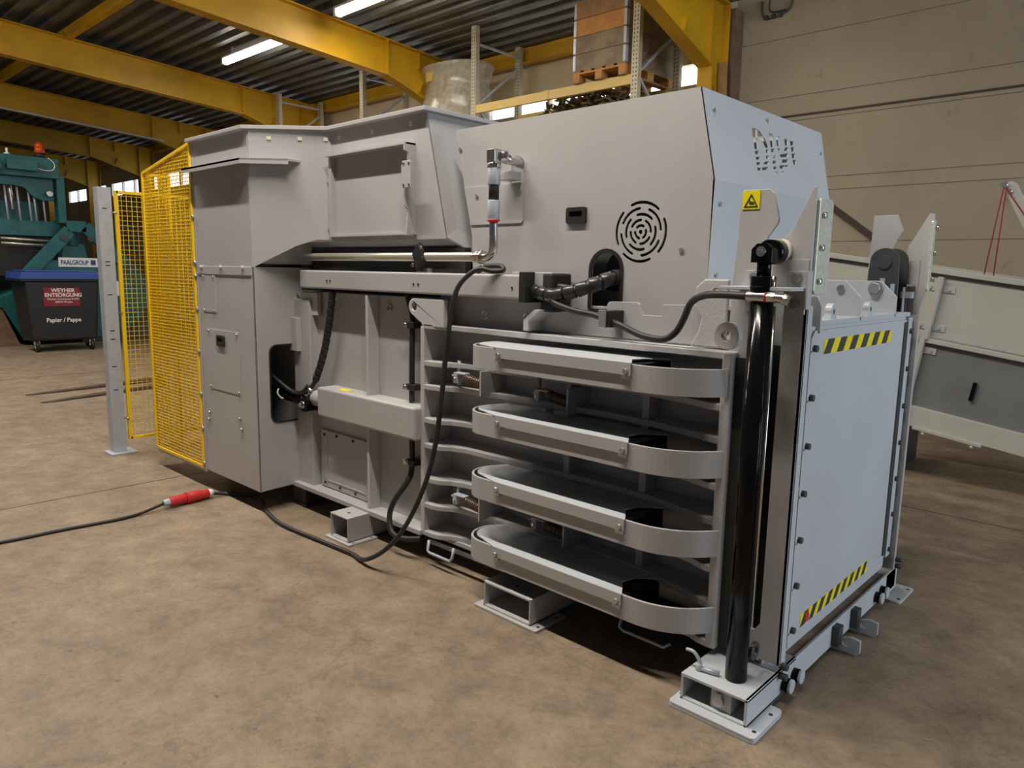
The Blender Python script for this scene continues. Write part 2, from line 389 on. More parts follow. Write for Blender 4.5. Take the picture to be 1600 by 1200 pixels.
# ---- fluorescent lamps
def lamp(x0, yy, label, power=34):
    zr = zroof(yy)+0.10
    t = thing('ceiling_lamp', label, 'lamp', (x0+1.05, yy, zr-0.2), 'lamps in the row over the aisle' if yy < 0 else 'fluorescent lamps under the roof deck')
    MB().box(x0, x0+2.1, yy-0.05, yy+0.05, zr-0.13, zr-0.10).box(x0+0.3, x0+0.34, yy-0.01, yy+0.01, zr-0.11, zr+0.02).box(x0+1.76, x0+1.8, yy-0.01, yy+0.01, zr-0.11, zr+0.02).build('housing', 'white', t)
    MB().box(x0, x0+0.06, yy-0.055, yy+0.055, zr-0.22, zr-0.13).box(x0+2.04, x0+2.1, yy-0.055, yy+0.055, zr-0.22, zr-0.13).build('end_cap', 'white', t)
    MB().cyl((x0+0.06, yy, zr-0.175), (x0+2.04, yy, zr-0.175), 0.055, 14).build('tube', 'lamp', t)
    l = bpy.data.lights.new('tube_light', 'AREA'); l.shape = 'RECTANGLE'; l.size = 1.9; l.size_y = 0.08; l.energy = power; l.color = (1.0, 0.92, 0.82)
    o = bpy.data.objects.new('tube_light', l); COL.objects.link(o); o.location = (0, 0, -0.04); o.parent = t
lamp(-11.86, 3.95, 'lit fluorescent tube lamp hanging lower left, before the second yellow beam')
lamp(-8.28, 3.85, 'lit fluorescent tube lamp at the top edge beside the nearest yellow beam')
lamp(-4.6, 3.9, 'lit fluorescent tube lamp above the baler, outside the picture')
for k, x0 in enumerate((-14.8, -11.2, -7.6, -4.0, -1.7)):
    lamp(x0, -1.05, 'lit fluorescent tube lamp over the aisle, %s from the far end, outside the picture' % ('first', 'second', 'third', 'fourth', 'fifth')[k], 125)

# ================================================================== THE BALER
B = thing('baling_press', 'light grey horizontal baling press with yellow mesh guard and striped gate', 'baling press', (-2.3, 0.9, 0))
# --- body
sh = MB()
sh.box(-4.5, -2.05, 0.28, 1.62, 0.17, 1.45)
sh.build('body', 'paint', B, 0.004)
MB().box(-2.05, -0.30, 0.40, 1.50, 0.17, 1.45).build('press_chamber', 'paint', B, 0.003)
MB().box(-4.4, -2.06, 0.18, 0.30, 0.145, 0.175).box(-2.05, -0.32, 0.26, 0.5, 0.125, 0.150).box(-4.4, -0.32, 1.45, 1.62, 0.145, 0.175).build('bottom_flange', 'paint', B, 0.003)
# left section stiffener plates
for x, ztop, zlow in ((-2.56, 1.45, 0.19), ):
    MB().box(x-0.012, x+0.012, 0.20, 0.28, 0.175, 1.45).build('stiffener', 'edge', B, 0.003)
MB().py([(-2.075, 0.15), (-2.045, 0.15), (-2.045, 1.304), (-2.075, 1.304)], 0.20, 0.42).build('end_plate', 'edge', B, 0.003)
# lug plates with eyes
def lug(x0, zc, y, mirror=1):
    pts = [(x0+0.24, zc-0.10), (x0+0.24, zc+0.045)]+arc(x0, zc, 0.045, 90, 240, 10)+[(x0+0.055, zc-0.08), (x0+0.075, zc-0.10)]
    return MB().py(pts, y, y+0.03, [arc(x0, zc, 0.022, 0, 345, 14)])
lug(-2.13, 1.405, 0.20).build('lifting_lug', 'edge', B, 0.004)
lug(-3.38, 1.40, 0.24).build('lifting_lug', 'edge', B, 0.004)
# vertical column behind cabinet with small box
MB().box(-3.40, -3.20, 0.22, 0.30, 0.17, 1.40).build('column', 'paint', B, 0.006)
MB().box(-3.40, -3.31, 0.19, 0.25, 1.06, 1.28).build('sensor_box', 'paint', B, 0.004)
# bolted access plate low on the side
ap = MB().py([(-3.165, 0.18), (-2.66, 0.18), (-2.66, 0.56), (-3.165, 0.56)], 0.262, 0.285).build('access_plate', 'paint', B, 0.003)
s_ = MB()
for x, z in ((-3.12, .53), (-2.98, .54), (-2.80, .54), (-3.12, .21), (-2.95, .205), (-2.78, .205)): s_.cyl((x, 0.255, z), (x, 0.27, z), 0.009, 8)
split(s_, 'screw', 'dark', ap)
MB().box(-3.09, -2.68, 0.258, 0.266, 0.225, 0.232).box(-3.095, -3.088, 0.258, 0.266, 0.225, 0.52).build('weld_seam', 'edge', ap)
# long square tube of the press ram drive
MB().box(-3.03, -2.07, 0.155, 0.30, 0.68, 0.865).build('side_beam', 'paint', B, 0.014, 3)
MB().cyl((-3.13, 0.215, 0.775), (-3.0, 0.215, 0.775), 0.052, 20).build('pivot_boss', 'paint', B, 0.003)
MB().box(-2.86, -2.76, 0.19, 0.24, 0.8655, 0.867).build('yellow_mark', 'signy', B)
cy = MB().cyl((-3.70, 0.12, 0.80), (-3.16, 0.20, 0.735), 0.034, 18).build('ram_cylinder', 'black', B)
MB().cyl((-3.165, 0.135, 0.735), (-3.165, 0.27, 0.735), 0.048, 20).build('cylinder_eye', 'black', cy, 0.002)
MB().cyl((-3.165, 0.125, 0.735), (-3.165, 0.14, 0.735), 0.024, 16).hexb((-3.165, 0.12, 0.735), (0, -1, 0), 0.014, 0.01).build('pin', 'steel', cy)
MB().cyl((-3.17, 0.19, 0.77), (-3.17, 0.19, 0.84), 0.014, 8).cyl((-3.2, 0.19, 0.82), (-3.14, 0.19, 0.82), 0.012, 8).build('hose_fitting', 'steel', cy)
MB().tube([(-3.42, 0.11, 0.81), (-3.415, 0.10, 0.78), (-3.41, 0.13, 0.745), (-3.405, 0.16, 0.78), (-3.41, 0.15, 0.815), (-3.40, 0.13, 0.83)], 0.006, 6).build('cable_tie', 'white', cy)
MB().tube([(-3.19, 0.19, 0.85), (-3.25, 0.17, 0.80), (-3.40, 0.14, 0.82), (-3.60, 0.12, 0.92), (-3.8, 0.12, 0.96)], 0.012, 8).build('hose', 'rubber', cy)

# --- cabinet with the round-cornered opening
hole = rrect(0.035, 0.265, 0.60, 1.10, 0.05)
MB().py([(-4.17, 0.145), (-3.38, 0.145), (-3.38, 1.60), (-4.17, 1.60)], -0.06, -0.052).build('cabinet_front', 'paint', B, 0.002)
MB().px([(-0.06, 0.147), (0.28, 0.165), (0.28, 1.62), (-0.06, 1.60)], -3.388, -3.38, [hole]).build('cabinet_side', 'paint', B)
MB().px(rrect(0.027, 0.273, 0.592, 1.108, 0.055), -3.39, -3.374, [hole]).build('rubber_edging', 'rubber', B)
MB().box(-4.17, -4.16, -0.05, 0.30, 0.15, 2.40).box(-4.16, -3.39, -0.052, 0.30, 0.148, 0.156).box(-4.16, -3.39, -0.052, 0.25, 1.60, 1.61).build('cabinet_frame', 'paint', B)
MB().box(-4.15, -4.0, 0.0, 0.27, 0.2, 1.58).build('valve_block', 'darkgrey', B)
MB().box(-4.17, -3.40, -0.066, -0.058, 1.545, 1.60).build('joint_strip', 'paint', B, 0.002)
s_ = MB()
for x in (-4.09, -3.80, -3.50): s_.cyl((x, -0.082, 1.592), (x, -0.06, 1.592), 0.013, 10).box(x-0.004, x+0.004, -0.068, -0.064, 1.55, 1.59)
split(s_, 'strip_screw', 'paint', B)
d = MB()
d.py([(-4.10, 1.29), (-3.90, 1.29), (-3.90, 1.545), (-4.10, 1.545)], -0.0635, -0.058).build('cover_plate', 'paint', B, 0.001)
d2 = MB().py([(-4.04, 0.76), (-3.60, 0.76), (-3.60, 1.175), (-4.04, 1.175)], -0.0635, -0.058).build('cabinet_door', 'paint', B, 0.001)
def flush_handle(parent, x0, x1, z0, z1, y):
    MB().py(rrect(x0, x1, z0, z1, 0.012), y-0.012, y, [rrect(x0+0.02, x1-0.02, z0+0.03, z1-0.018, 0.006)]).build('handle_frame', 'rubber', parent, 0.002)
    MB().box(x0+0.02, x1-0.02, y-0.004, y-0.001, z0+0.03, z1-0.018).build('handle_recess', 'black', parent)
flush_handle(d2, -3.90, -3.79, 1.065, 1.14, -0.063)
s_ = MB()
for x, z in ((-4.08, .53), (-3.60, .53), (-4.07, .58), (-3.62, .60)): s_.cyl((x, -0.075, z), (x, -0.06, z), 0.011, 8)
for x, z in ((-4.08, 1.53), (-3.93, 1.53), (-4.08, 1.30), (-3.93, 1.30), (-4.03, 1.16), (-3.62, 1.16), (-4.03, .775), (-3.62, .775)): s_.cyl((x, -0.073, z), (x, -0.06, z), 0.008, 8)
split(s_, 'cabinet_screw', 'bolt', B)

# --- feed hood: side, oblique panel, hopper
MB().py([(-4.2, 1.60), (-3.39, 1.60), (-3.40, 2.42), (-4.2, 2.42)], -0.062, -0.052).build('hood_side', 'paint', B)
P0, P1 = Vector((-3.39, -0.058, 0)), Vector((-3.035, 0.30, 0)); dv = (P1-P0); nn = Vector((dv.y, -dv.x, 0)).normalized()
MB().prism([(0, 1.595), (0.55, 1.735), (0.80, 1.775), (1.0, 1.775), (1.0, 2.42), (0, 2.42)], lambda u, v, w_: P0+dv*u+nn*w_+Vector((0, 0, v)), -0.008, 0.0).build('hood_oblique_panel', 'paint', B)
MB().py([(-3.035, 1.775), (-1.986, 1.775), (-2.15, 2.43), (-3.035, 2.43)], 0.30, 0.31).build('hopper_front', 'paint', B)
MB().add([(-2.15, .30, 2.43), (-2.15, 1.55, 2.43), (-1.72, 1.55, 1.2), (-1.95, .457, 1.706), (-1.986, .30, 1.775),
          (-2.16, .31, 2.43), (-2.16, 1.54, 2.43), (-1.73, 1.54, 1.2), (-1.96, .457, 1.706), (-1.996, .31, 1.775)],
         [(0, 1, 2, 3, 4), (9, 8, 7, 6, 5), (0, 5, 6, 1), (1, 6, 7, 2), (2, 7, 8, 3), (3, 8, 9, 4), (4, 9, 5, 0)]).build('hopper_side', 'paint', B)
MB().add([(-3.5, .30, 1.775), (-1.986, .30, 1.775), (-1.95, .457, 1.706), (-1.90, .62, 1.64), (-3.5, .62, 1.64),
          (-3.5, .30, 1.765), (-1.99, .30, 1.765), (-1.95, .457, 1.696), (-1.90, .62, 1.63), (-3.5, .62, 1.63)],
         [(0, 1, 2, 3, 4), (9, 8, 7, 6, 5), (0, 5, 6, 1), (1, 6, 7, 2), (2, 7, 8, 3), (3, 8, 9, 4), (4, 9, 5, 0)]).build('hopper_underside', 'paint', B)
MB().box(-3.9, -1.6, 0.62, 1.5, 1.45, 1.70).build('hopper_throat', 'darkgrey', B)
MB().box(-4.19, -2.16, 1.52, 1.53, 1.5, 2.42).build('hopper_back', 'paint', B)
rim_o = [(-4.2, -0.095), (-3.405, -0.095), (-3.03, 0.262), (-2.115, 0.262), (-2.115, 1.56), (-4.2, 1.56)]
rim_i = [(-4.16, -0.02), (-4.16, 1.50), (-2.20, 1.50), (-2.20, 0.36), (-3.06, 0.36), (-3.43, -0.02)]
MB().pz(rim_o, 2.425, 2.447, [rim_i]).build('hopper_rim', 'paint', B, 0.002)
# ledge on the cabinet hood, running round onto the oblique panel
MB().pz([(-4.19, -0.065), (-4.19, -0.13), (-3.37, -0.13), (-3.16, 0.075), (-3.17, 0.165), (-3.385, -0.06)], 2.235, 2.247).add(
    [(-4.19, -.13, 2.247), (-3.37, -.13, 2.247), (-3.16, .075, 2.247), (-4.19, -.13, 2.215), (-3.37, -.13, 2.215), (-3.16, .075, 2.215),
     (-4.19, -.125, 2.247), (-3.372, -.125, 2.247), (-3.165, .08, 2.247), (-4.19, -.125, 2.215), (-3.372, -.125, 2.215), (-3.165, .08, 2.215)],
    [(0, 1, 4, 3), (1, 2, 5, 4), (6, 9, 10, 7), (7, 10, 11, 8), (0, 6, 7, 1), (1, 7, 8, 2), (3, 4, 10, 9), (4, 5, 11, 10), (0, 3, 9, 6), (2, 8, 11, 5)]).build('rain_ledge', 'paint', B)
# pale squares painted for light showing through small holes under the rim
t_ = MB()
for x in (-2.95, -2.62, -2.27): t_.box(x-.012, x+.012, .294, .30, 2.365, 2.39)
for u in (.25, .62, .93):
    p = P0+dv*u+nn*0.003; t_.obox((p.x, p.y, 2.375), dv.normalized()*.013, nn*.003, (0, 0, .01))
t_.box(-2.148, -2.14, .60, .63, 2.36, 2.385)
split(t_, 'rim_light_spot', 'knob', B)
# framed inspection panel on the hopper front
hp = MB().box(-3.005, -2.25, 0.292, 0.301, 1.80, 2.262).build('inspection_panel', 'paint', B)
MB().box(-3.012, -2.235, 0.235, 0.30, 2.262, 2.272).box(-3.02, -2.99, 0.262, 0.30, 1.79, 2.262).box(-3.0, -2.22, 0.27, 0.30, 1.79, 1.80).build('panel_ledge', 'paint', hp)
MB().prism([(1.785, .235), (1.92, .25), (1.94, .225), (2.04, .225), (2.06, .25), (2.09, .245), (2.09, .21), (2.15, .21), (2.15, .25), (2.22, .25), (2.23, .225), (2.272, .225), (2.272, .30), (1.785, .30)],
           lambda u, v, w_: (w_, v, u), -2.245, -2.235).build('notched_flange', 'paint', hp)
pk = MB().box(-2.235, -2.165, .208, .214, 2.03, 2.17).build('hinge_plate', 'paint', hp, 0.002)
s_ = MB()
for x in (-2.222, -2.178):
    for z in (2.045, 2.155): s_.cyl((x, .204, z), (x, .21, z), 0.006, 8)
split(s_, 'screw', 'darkgrey', pk)
# left hinge brackets
MB().box(-3.05, -3.0, .27, .29, 2.12, 2.145).box(-3.05, -3.0, .27, .29, 1.84, 1.87).build('hinge_bracket', 'paint', hp)

# --- motor housing
YH = 0.38
def capsule(cx, cz, r, a0, a1, w_, n=12):
    o = arc(cx, cz, r+w_, a0, a1, n); i = arc(cx, cz, r-w_, a1, a0, n)
    ea = math.radians(a1); ec = (cx+r*math.cos(ea), cz+r*math.sin(ea)); sa = math.radians(a0); s0 = (cx+r*math.cos(sa), cz+r*math.sin(sa))
    cap1 = [(ec[0]+w_*math.cos(ea+math.radians(t)), ec[1]+w_*math.sin(ea+math.radians(t))) for t in (45, 90, 135)]
    cap2 = [(s0[0]+w_*math.cos(sa+math.radians(t)), s0[1]+w_*math.sin(sa+math.radians(t))) for t in (225, 270, 315)]
    return o+cap1+i+cap2
vc = (-0.833, 1.777)
vents = [arc(vc[0], vc[1], 0.010, 0, 330, 8)]
for r, n_, span, off in ((0.027, 3, 75, 60), (0.050, 4, 62, 0), (0.074, 4, 60, 45-0), (0.099, 4, 62, 5), (0.124, 4, 66, 48)):
    for k in range(n_):
        a = off+k*360/n_; vents.append(capsule(vc[0], vc[1], r, a, a+span, 0.0062))
slot = arc(-1.005, 1.615, 0.078, 0, 180, 10)+[(-1.083, 1.435), (-0.927, 1.435)]
ph = arc(-1.555, 2.115, 0.042, -30, 180, 10)+[(-1.597, 2.03), (-1.52, 2.03)]
pl = [(-1.872, 1.78), (-1.855, 1.42), (-0.507, 1.42), (-0.507, 1.562), (-0.499, 1.972), (-0.578, 2.33), (-2.003, 2.325)]
MB().py(pl, YH, YH+0.006, vents+[slot, ph]).build('housing_side', 'paint', B)
MB().py(pl, 1.59, 1.596).build('housing_far_side', 'paint', B)
MB().box(-1.99, -0.60, 1.47, 1.59, 2.295, 2.315).build('housing_top_flange', 'paint', B)
MB().py(arc(-1.005, 1.615, 0.094, 0, 180, 12)+[(-1.099, 1.44), (-0.911, 1.44)], YH-0.006, YH+0.001, [slot]).build('slot_edging', 'rubber', B)
MB().py(arc(-1.005, 1.615, 0.10, 0, 180, 10)+[(-1.105, 1.42), (-0.905, 1.42)], 0.52, 0.53).build('slot_backing', 'dark', B)
LOGO = [[[0.785, 2.233], [0.828, 2.234], [0.82, 2.197], [0.781, 2.19]], [[0.835, 2.233], [0.863, 2.228], [0.885, 2.211], [0.831, 2.199]], [[0.782, 2.186], [0.821, 2.193], [0.819, 2.146], [0.781, 2.141]], [[0.837, 2.196], [0.896, 2.207], [0.914, 2.187], [0.926, 2.166], [0.897, 2.161], [0.879, 2.18], [0.859, 2.191]], [[0.783, 2.134], [0.819, 2.14], [0.818, 2.124], [0.782, 2.119]], [[0.783, 2.108], [0.82, 2.114], [0.819, 2.101], [0.782, 2.095]], [[0.781, 2.085], [0.818, 2.09], [0.818, 2.078], [0.78, 2.073]], [[0.781, 2.062], [0.819, 2.066], [0.818, 2.054], [0.781, 2.049]], [[0.898, 2.155], [0.927, 2.16], [0.922, 2.144], [0.894, 2.139]], [[0.89, 2.126], [0.92, 2.131], [0.915, 2.116], [0.887, 2.112]], [[0.858, 2.091], [0.877, 2.1], [0.911, 2.104], [0.904, 2.091], [0.853, 2.084]], [[0.832, 2.068], [0.897, 2.078], [0.882, 2.064], [0.831, 2.056]], [[0.951, 2.233], [0.997, 2.235], [0.997, 2.229], [0.952, 2.223]], [[0.952, 2.22], [0.996, 2.225], [0.987, 2.177], [0.954, 2.172]], [[0.954, 2.165], [0.989, 2.17], [0.987, 2.155], [0.951, 2.15]], [[0.972, 2.135], [0.988, 2.143], [0.989, 2.129], [0.965, 2.125]], [[0.952, 2.111], [0.99, 2.117], [0.99, 2.103], [0.952, 2.099]], [[0.953, 2.086], [0.989, 2.091], [0.989, 2.079], [0.951, 2.074]], [[0.95, 2.062], [0.99, 2.067], [0.988, 2.054], [0.949, 2.049]], [[1.021, 2.233], [1.063, 2.233], [1.056, 2.191], [1.028, 2.185]], [[1.028, 2.176], [1.052, 2.18], [1.052, 2.169], [1.034, 2.164]], [[1.117, 2.234], [1.16, 2.235], [1.153, 2.207], [1.118, 2.2]], [[1.118, 2.192], [1.153, 2.198], [1.148, 2.182], [1.094, 2.174]], [[1.042, 2.15], [1.143, 2.17], [1.134, 2.152], [1.05, 2.139]], [[1.065, 2.131], [1.127, 2.139], [1.125, 2.125], [1.054, 2.115]], [[1.024, 2.099], [1.124, 2.112], [1.114, 2.1], [1.079, 2.102], [1.06, 2.089], [1.02, 2.084]], [[1.03, 2.072], [1.058, 2.077], [1.055, 2.065], [1.041, 2.061], [1.028, 2.064]], [[1.184, 2.233], [1.227, 2.234], [1.224, 2.216], [1.185, 2.21]], [[1.184, 2.202], [1.226, 2.209], [1.222, 2.188], [1.183, 2.181]], [[1.181, 2.172], [1.223, 2.179], [1.22, 2.157], [1.18, 2.151]], [[1.183, 2.143], [1.222, 2.149], [1.22, 2.127], [1.188, 2.122]]]
MB().prism([(YH, 1.972), (1.59, 1.972), (1.61, 2.33), (YH, 2.33)], lambda u, v, w_: (-.499-.2207*(v-1.972)+w_, u, v), -0.005, 0.0, LOGO).build('housing_front_upper', 'paint_lit', B)
MB().box(-0.507, -0.499, YH, 1.59, 1.562, 1.972).box(-0.507, -0.499, YH, 1.59, 1.45, 1.562).build('housing_front_lower', 'paint_lit', B)
MB().box(-1.95, -0.65, 0.50, 1.50, 1.45, 1.52).box(-1.7, -1.1, 0.7, 1.3, 1.52, 1.85).build('motor_base', 'darkgrey', B)
MB().box(-0.98, -0.68, 0.40, 0.41, 1.625, 1.93).build('vent_shade_plate', 'dark', B)  # dark plate added behind the vent so its slots look black
MB().cyl((-1.1, 1.0, 1.72), (-0.72, 1.0, 1.72), 0.13, 24).build('motor', 'darkgrey', B)
fh = MB().py([(-1.235, 1.824), (-1.123, 1.824), (-1.123, 1.893), (-1.235, 1.893)], YH-0.002, YH).build('handle_plate', 'rubber', B)
flush_handle(fh, -1.236, -1.122, 1.822, 1.895, YH-0.001)
s_ = MB()
for x, y_, z in ((-1.963, YH, 2.225), (-0.63, YH, 1.7), ): s_.cyl((x, y_-0.006, z), (x, y_, z), 0.010, 10)
for y_, z in ((0.45, 2.25), (0.95, 2.29), (1.55, 2.22)):
    x = -.499-.2207*(z-1.972); s_.cyl((x, y_, z), (x+0.006, y_, z+0.001), 0.009, 10)
for z in (1.88, 1.6): s_.cyl((-0.499, 0.43, z), (-0.493, 0.43, z), 0.010, 10)
split(s_, 'housing_screw', 'bolt', B)
MB().py([(-1.878, 1.835)]+[(-1.51-0.012, 1.835), (-1.51, 1.847), (-1.51, 2.028), (-1.93, 2.028)], YH-0.006, YH-0.001).build('pipe_cover_plate', 'paint', B, 0.001)
MB().cyl((-1.53, YH-.012, 1.985), (-1.53, YH-.005, 1.985), 0.011, 10).cyl((-1.83, YH-.012, 1.98), (-1.83, YH-.005, 1.98), 0.009, 10).build('plate_screw', 'bolt', B)

# --- mounting plate under the housing (outline with raised tab)
MB().py([(-1.33, 1.325), (-1.33, 1.36), (-1.29, 1.42), (-0.936, 1.43)]+arc(-0.916, 1.46, 0.02, 180, 90, 4)+arc(-0.787, 1.462, 0.02, 90, 0, 4)+[(-0.752, 1.431), (-0.662, 1.431), (-0.656, 1.478), (-0.506, 1.484), (-0.44, 1.484), (-0.44, 1.325)], 0.30, 0.315).build('mounting_plate', 'paint', B, 0.002)
MB().box(-2.045, -1.33, 0.315, 0.33, 1.325, 1.47).build('upper_side_plate', 'paint', B, 0.002)
MB().box(-1.45, -1.20, 0.24, 0.36, 1.49, 1.60).build('duct_end_box', 'paint', B, 0.004)
MB().box(-1.255, -1.19, 0.235, 0.37, 1.42, 1.595).build('duct_opening', 'dark', B, 0.01)
MB().py([(-1.335, 1.33), (-1.305, 1.33), (-1.305, 1.375), (-1.235, 1.43), (-1.27, 1.43), (-1.335, 1.38)], 0.20, 0.32).build('gusset', 'edge', B, 0.002)
# eye bolts under the duct
s_ = MB()
for x in (-2.66, -2.44, -1.66, -1.38): s_.tube([(x+0.018*math.cos(t*PI/4), 0.27, 1.385+0.022*math.sin(t*PI/4)) for t in range(9)], 0.006, 6, smooth=False)
split(s_, 'eye_bolt', 'bolt', B)
# small rounded cheek + bracket near the guide
MB().py([(-0.50, 1.325), (-0.47, 1.38), (-0.455, 1.44), (-0.49, 1.50), (-0.485, 1.555), (-0.45, 1.585), (-0.35, 1.585), (-0.35, 1.325)], 0.255, 0.275, [arc(-0.40, 1.535, 0.013, 0, 330, 10)]).build('cheek_plate', 'edge', B, 0.006)
MB().box(-0.45, -0.33, 0.26, 0.36, 1.47, 1.485).box(-0.45, -0.33, 0.34, 0.36, 1.33, 1.47).build('cheek_shelf', 'paint', B, 0.002)
MB().add([(-.345, .255, 1.33), (-.345, .255, 1.375), (-.21, .255, 1.475), (-.21, .255, 1.33), (-.345, .265, 1.33), (-.345, .265, 1.375), (-.21, .265, 1.475), (-.21, .265, 1.33)],
         [(0, 1, 2, 3), (7, 6, 5, 4), (0, 4, 5, 1), (1, 5, 6, 2), (2, 6, 7, 3), (3, 7, 4, 0)]).build('corner_gusset', 'edge', B)
MB().py(arc(-0.285, 1.385, 0.05, 0, 348, 20), 0.13, 0.16, [arc(-0.285, 1.385, 0.018, 0, 330, 10)]).build('eye_plate', 'edge', B, 0.004)

# --- horizontal ribs, strap guides
zr_ = [1.305, 1.108, 0.98, 0.798, 0.657, 0.468, 0.322, 0.160]
rib_out = [(-2.05, 0.20), (-1.98, 0.20), (-1.93, 0.212), (-1.88, 0.25), (-1.80, 0.275), (-0.95, 0.30)]+[(-0.80, 0.295), (-0.65, 0.28), (-0.52, 0.25), (-0.42, 0.225), (-0.37, 0.205), (-0.33, 0.20), (-0.30, 0.20), (-0.30, 0.41), (-2.05, 0.41)]
rib_top = [(-2.05, 0.20), (-1.98, 0.20), (-1.93, 0.208), (-1.88, 0.225), (-0.34, 0.20), (-0.30, 0.20), (-0.30, 0.41), (-2.05, 0.41)]
for k, z in enumerate(zr_):
    MB().pz(rib_top if k == 0 else rib_out, z-0.014, z+0.014).build('rib', 'paint', B, 0.004)
for x in (-1.14, -0.72):
    MB().box(x-0.018, x+0.018, 0.305, 0.41, 0.16, 1.12).build('rib_web', 'paint', B, 0.003)
MB().box(-0.325, -0.285, 0.19, 0.41, 0.153, 1.32).build('front_edge_plate', 'edge', B, 0.006)
MB().py([(-0.285, 0.16), (-0.20, 0.16), (-0.20, 1.30), (-0.285, 1.30)], 0.22, 0.26).build('cylinder_gap_shade', 'dark', B)  # dark plate standing for the shadow in the gap beside the cylinder

def band(z):
    g_ = MB(); t = 0.012; h = 0.105
    R1 = 0.14
    path = [(-1.50, 0.32)]+arc(-1.435, 0.17, R1, 150, 270, 14)[0:]+[(-1.0, 0.03)]+arc(-0.56, 0.33, 0.30, 270, 335, 14)+[(-0.285, 0.24)]
    inn = []
    for i, p in enumerate(path):
        a = Vector(path[max(i-1, 0)]); b_ = Vector(path[min(i+1, len(path)-1)]); d_ = (b_-a).normalized(); nrm = Vector((-d_.y, d_.x))
        inn.append((p[0]+nrm.x*t, p[1]+nrm.y*t))
    g_.pz(path+inn[::-1], z-h, z)
    o = g_.build('strap_guide', 'paint', B, 0.002)
    for p in o.data.polygons: p.use_smooth = False
    # top cover: closed deck with a concave right end and folded lip
    deck = [(-1.50, 0.30)]+arc(-1.435, 0.17, R1-0.028, 150, 262, 12)+[(-1.34, 0.024), (-0.61, 0.024)]+[(-0.64, 0.07), (-0.68, 0.13), (-0.66, 0.20), (-0.58, 0.26), (-0.60, 0.29)]
    c = MB().pz(deck, z+0.001, z+0.006).build('cover', 'paint_lit', o, 0.001)
    MB().box(-1.335, -0.612, 0.019, 0.025, z-0.043, z+0.006).build('cover_lip', 'paint', o, 0.001)
    s = MB()
    for x in (-1.315, -0.632):
        s.cyl((x, 0.008, z-0.028), (x, 0.02, z-0.028), 0.011, 10).box(x-0.018, x+0.018, 0.016, 0.028, z-0.056, z-0.043)
    split(s, 'cover_screw', 'bolt', o)
    MB().pz([(-1.52, 0.18), (-1.44, 0.06), (-0.56, 0.06), (-0.40, 0.12), (-0.33, 0.22), (-0.33, 0.30), (-1.50, 0.30)], z-0.10, z-0.094).build('inner_floor', 'rubber', o)
    MB().pz([(-0.70, 0.05), (-0.60, 0.05), (-0.60, 0.29), (-0.74, 0.29)], z-0.09, z-0.004).build('cover_liner', 'black', o)
    return o
for z in (1.258, 0.948, 0.637, 0.325): band(z)

# spring latches between the ribs
def latch(x, z, y=0.235, tabs=False, bright=True):
    m_ = 'galv' if bright else 'paint'
    o = MB().box(x, x+0.085, y-0.02, y+0.02, z+0.018, z+0.026).box(x, x+0.03, y-0.02, y+0.02, z-0.03, z+0.02).box(x-0.03, x, y-0.005, y+0.03, z+0.0, z+0.01).build('latch', m_, B, 0.002)
    MB().helix((x+0.075, y, z), (x+0.19, y+0.01, z-0.02), 0.022, 0.0045, 10).build('spring', 'brass', o)
    MB().box(x+0.195, x+0.205, y-0.02, 0.40, z-0.075, z+0.05).build('spring_plate', 'paint', o)
    MB().cyl((x-0.02, y+0.04, z-0.05), (x-0.02, y+0.04, z+0.08), 0.010, 10).build('latch_pin', 'paint', o)
    MB().cyl((x+0.015, y-0.028, z-0.008), (x+0.015, y-0.018, z-0.008), 0.008, 8).build('latch_screw', 'steel', o)
    if tabs:
        for dx in (0.0, 0.12):
            MB().py(rrect(x+dx-0.005, x+dx+0.065, z-0.125, z-0.06, 0.012), y-0.01, y-0.004, [arc(x+dx+0.035, z-0.09, 0.006, 0, 330, 8)]).build('latch_tab', 'paint', o)
latch(-1.83, 1.055); latch(-1.285, 1.035, 0.25, True, False)
latch(-1.83, 0.405); latch(-1.285, 0.41, 0.25, False, False)
# lower bracket with loop under the end plate
MB().tube([(-1.98, 0.18, 0.14), (-1.98, 0.17, 0.085), (-1.96, 0.17, 0.075), (-1.80, 0.17, 0.075), (-1.78, 0.17, 0.10), (-1.78, 0.18, 0.15)], 0.008, 6, smooth=False).build('guard_loop', 'galv', B)
MB().cyl((-2.0, 0.2, 0.125), (-0.9, 0.22, 0.125), 0.013, 10).build('grease_line', 'steel', B)
MB().tube([(-0.72, 0.2, 0.14), (-0.72, 0.18, 0.095), (-0.70, 0.18, 0.085), (-0.50, 0.18, 0.085), (-0.48, 0.2, 0.1)], 0.007, 6, smooth=False).build('guard_loop', 'galv', B)

# --- duct, steel pipe, hoses
MB().box(-3.26, -1.33, 0.19, 0.33, 1.474, 1.586).build('cable_duct', 'paint', B, 0.010, 3)
s_ = MB()
for x in (-2.945, -2.91, -2.12, -2.08, -1.40): s_.cyl((x, 0.186, 1.525), (x, 0.192, 1.525), 0.006, 8)
s_.build('duct_holes', 'dark', B)
MB().box(-1.345, -1.305, 0.175, 0.34, 1.46, 1.60).build('duct_edging', 'rubber', B, 0.003)
pp = MB().cyl((-3.25, 0.23, 1.668), (-1.66, 0.23, 1.668), 0.0235, 18).build('hydraulic_pipe', 'pipe', B)
MB().tube([(-1.66, 0.23, 1.668), (-1.60, 0.225, 1.668), (-1.555, 0.215, 1.69), (-1.54, 0.205, 1.74), (-1.538, 0.20, 1.83)], 0.021, 14).build('pipe_bend', 'steel', pp)
MB().cyl((-1.695, 0.23, 1.668), (-1.665, 0.23, 1.668), 0.033, 6).cyl((-1.66, 0.23, 1.668), (-1.635, 0.229, 1.668), 0.036, 6).build('pipe_nut', 'steel', pp, 0.002)
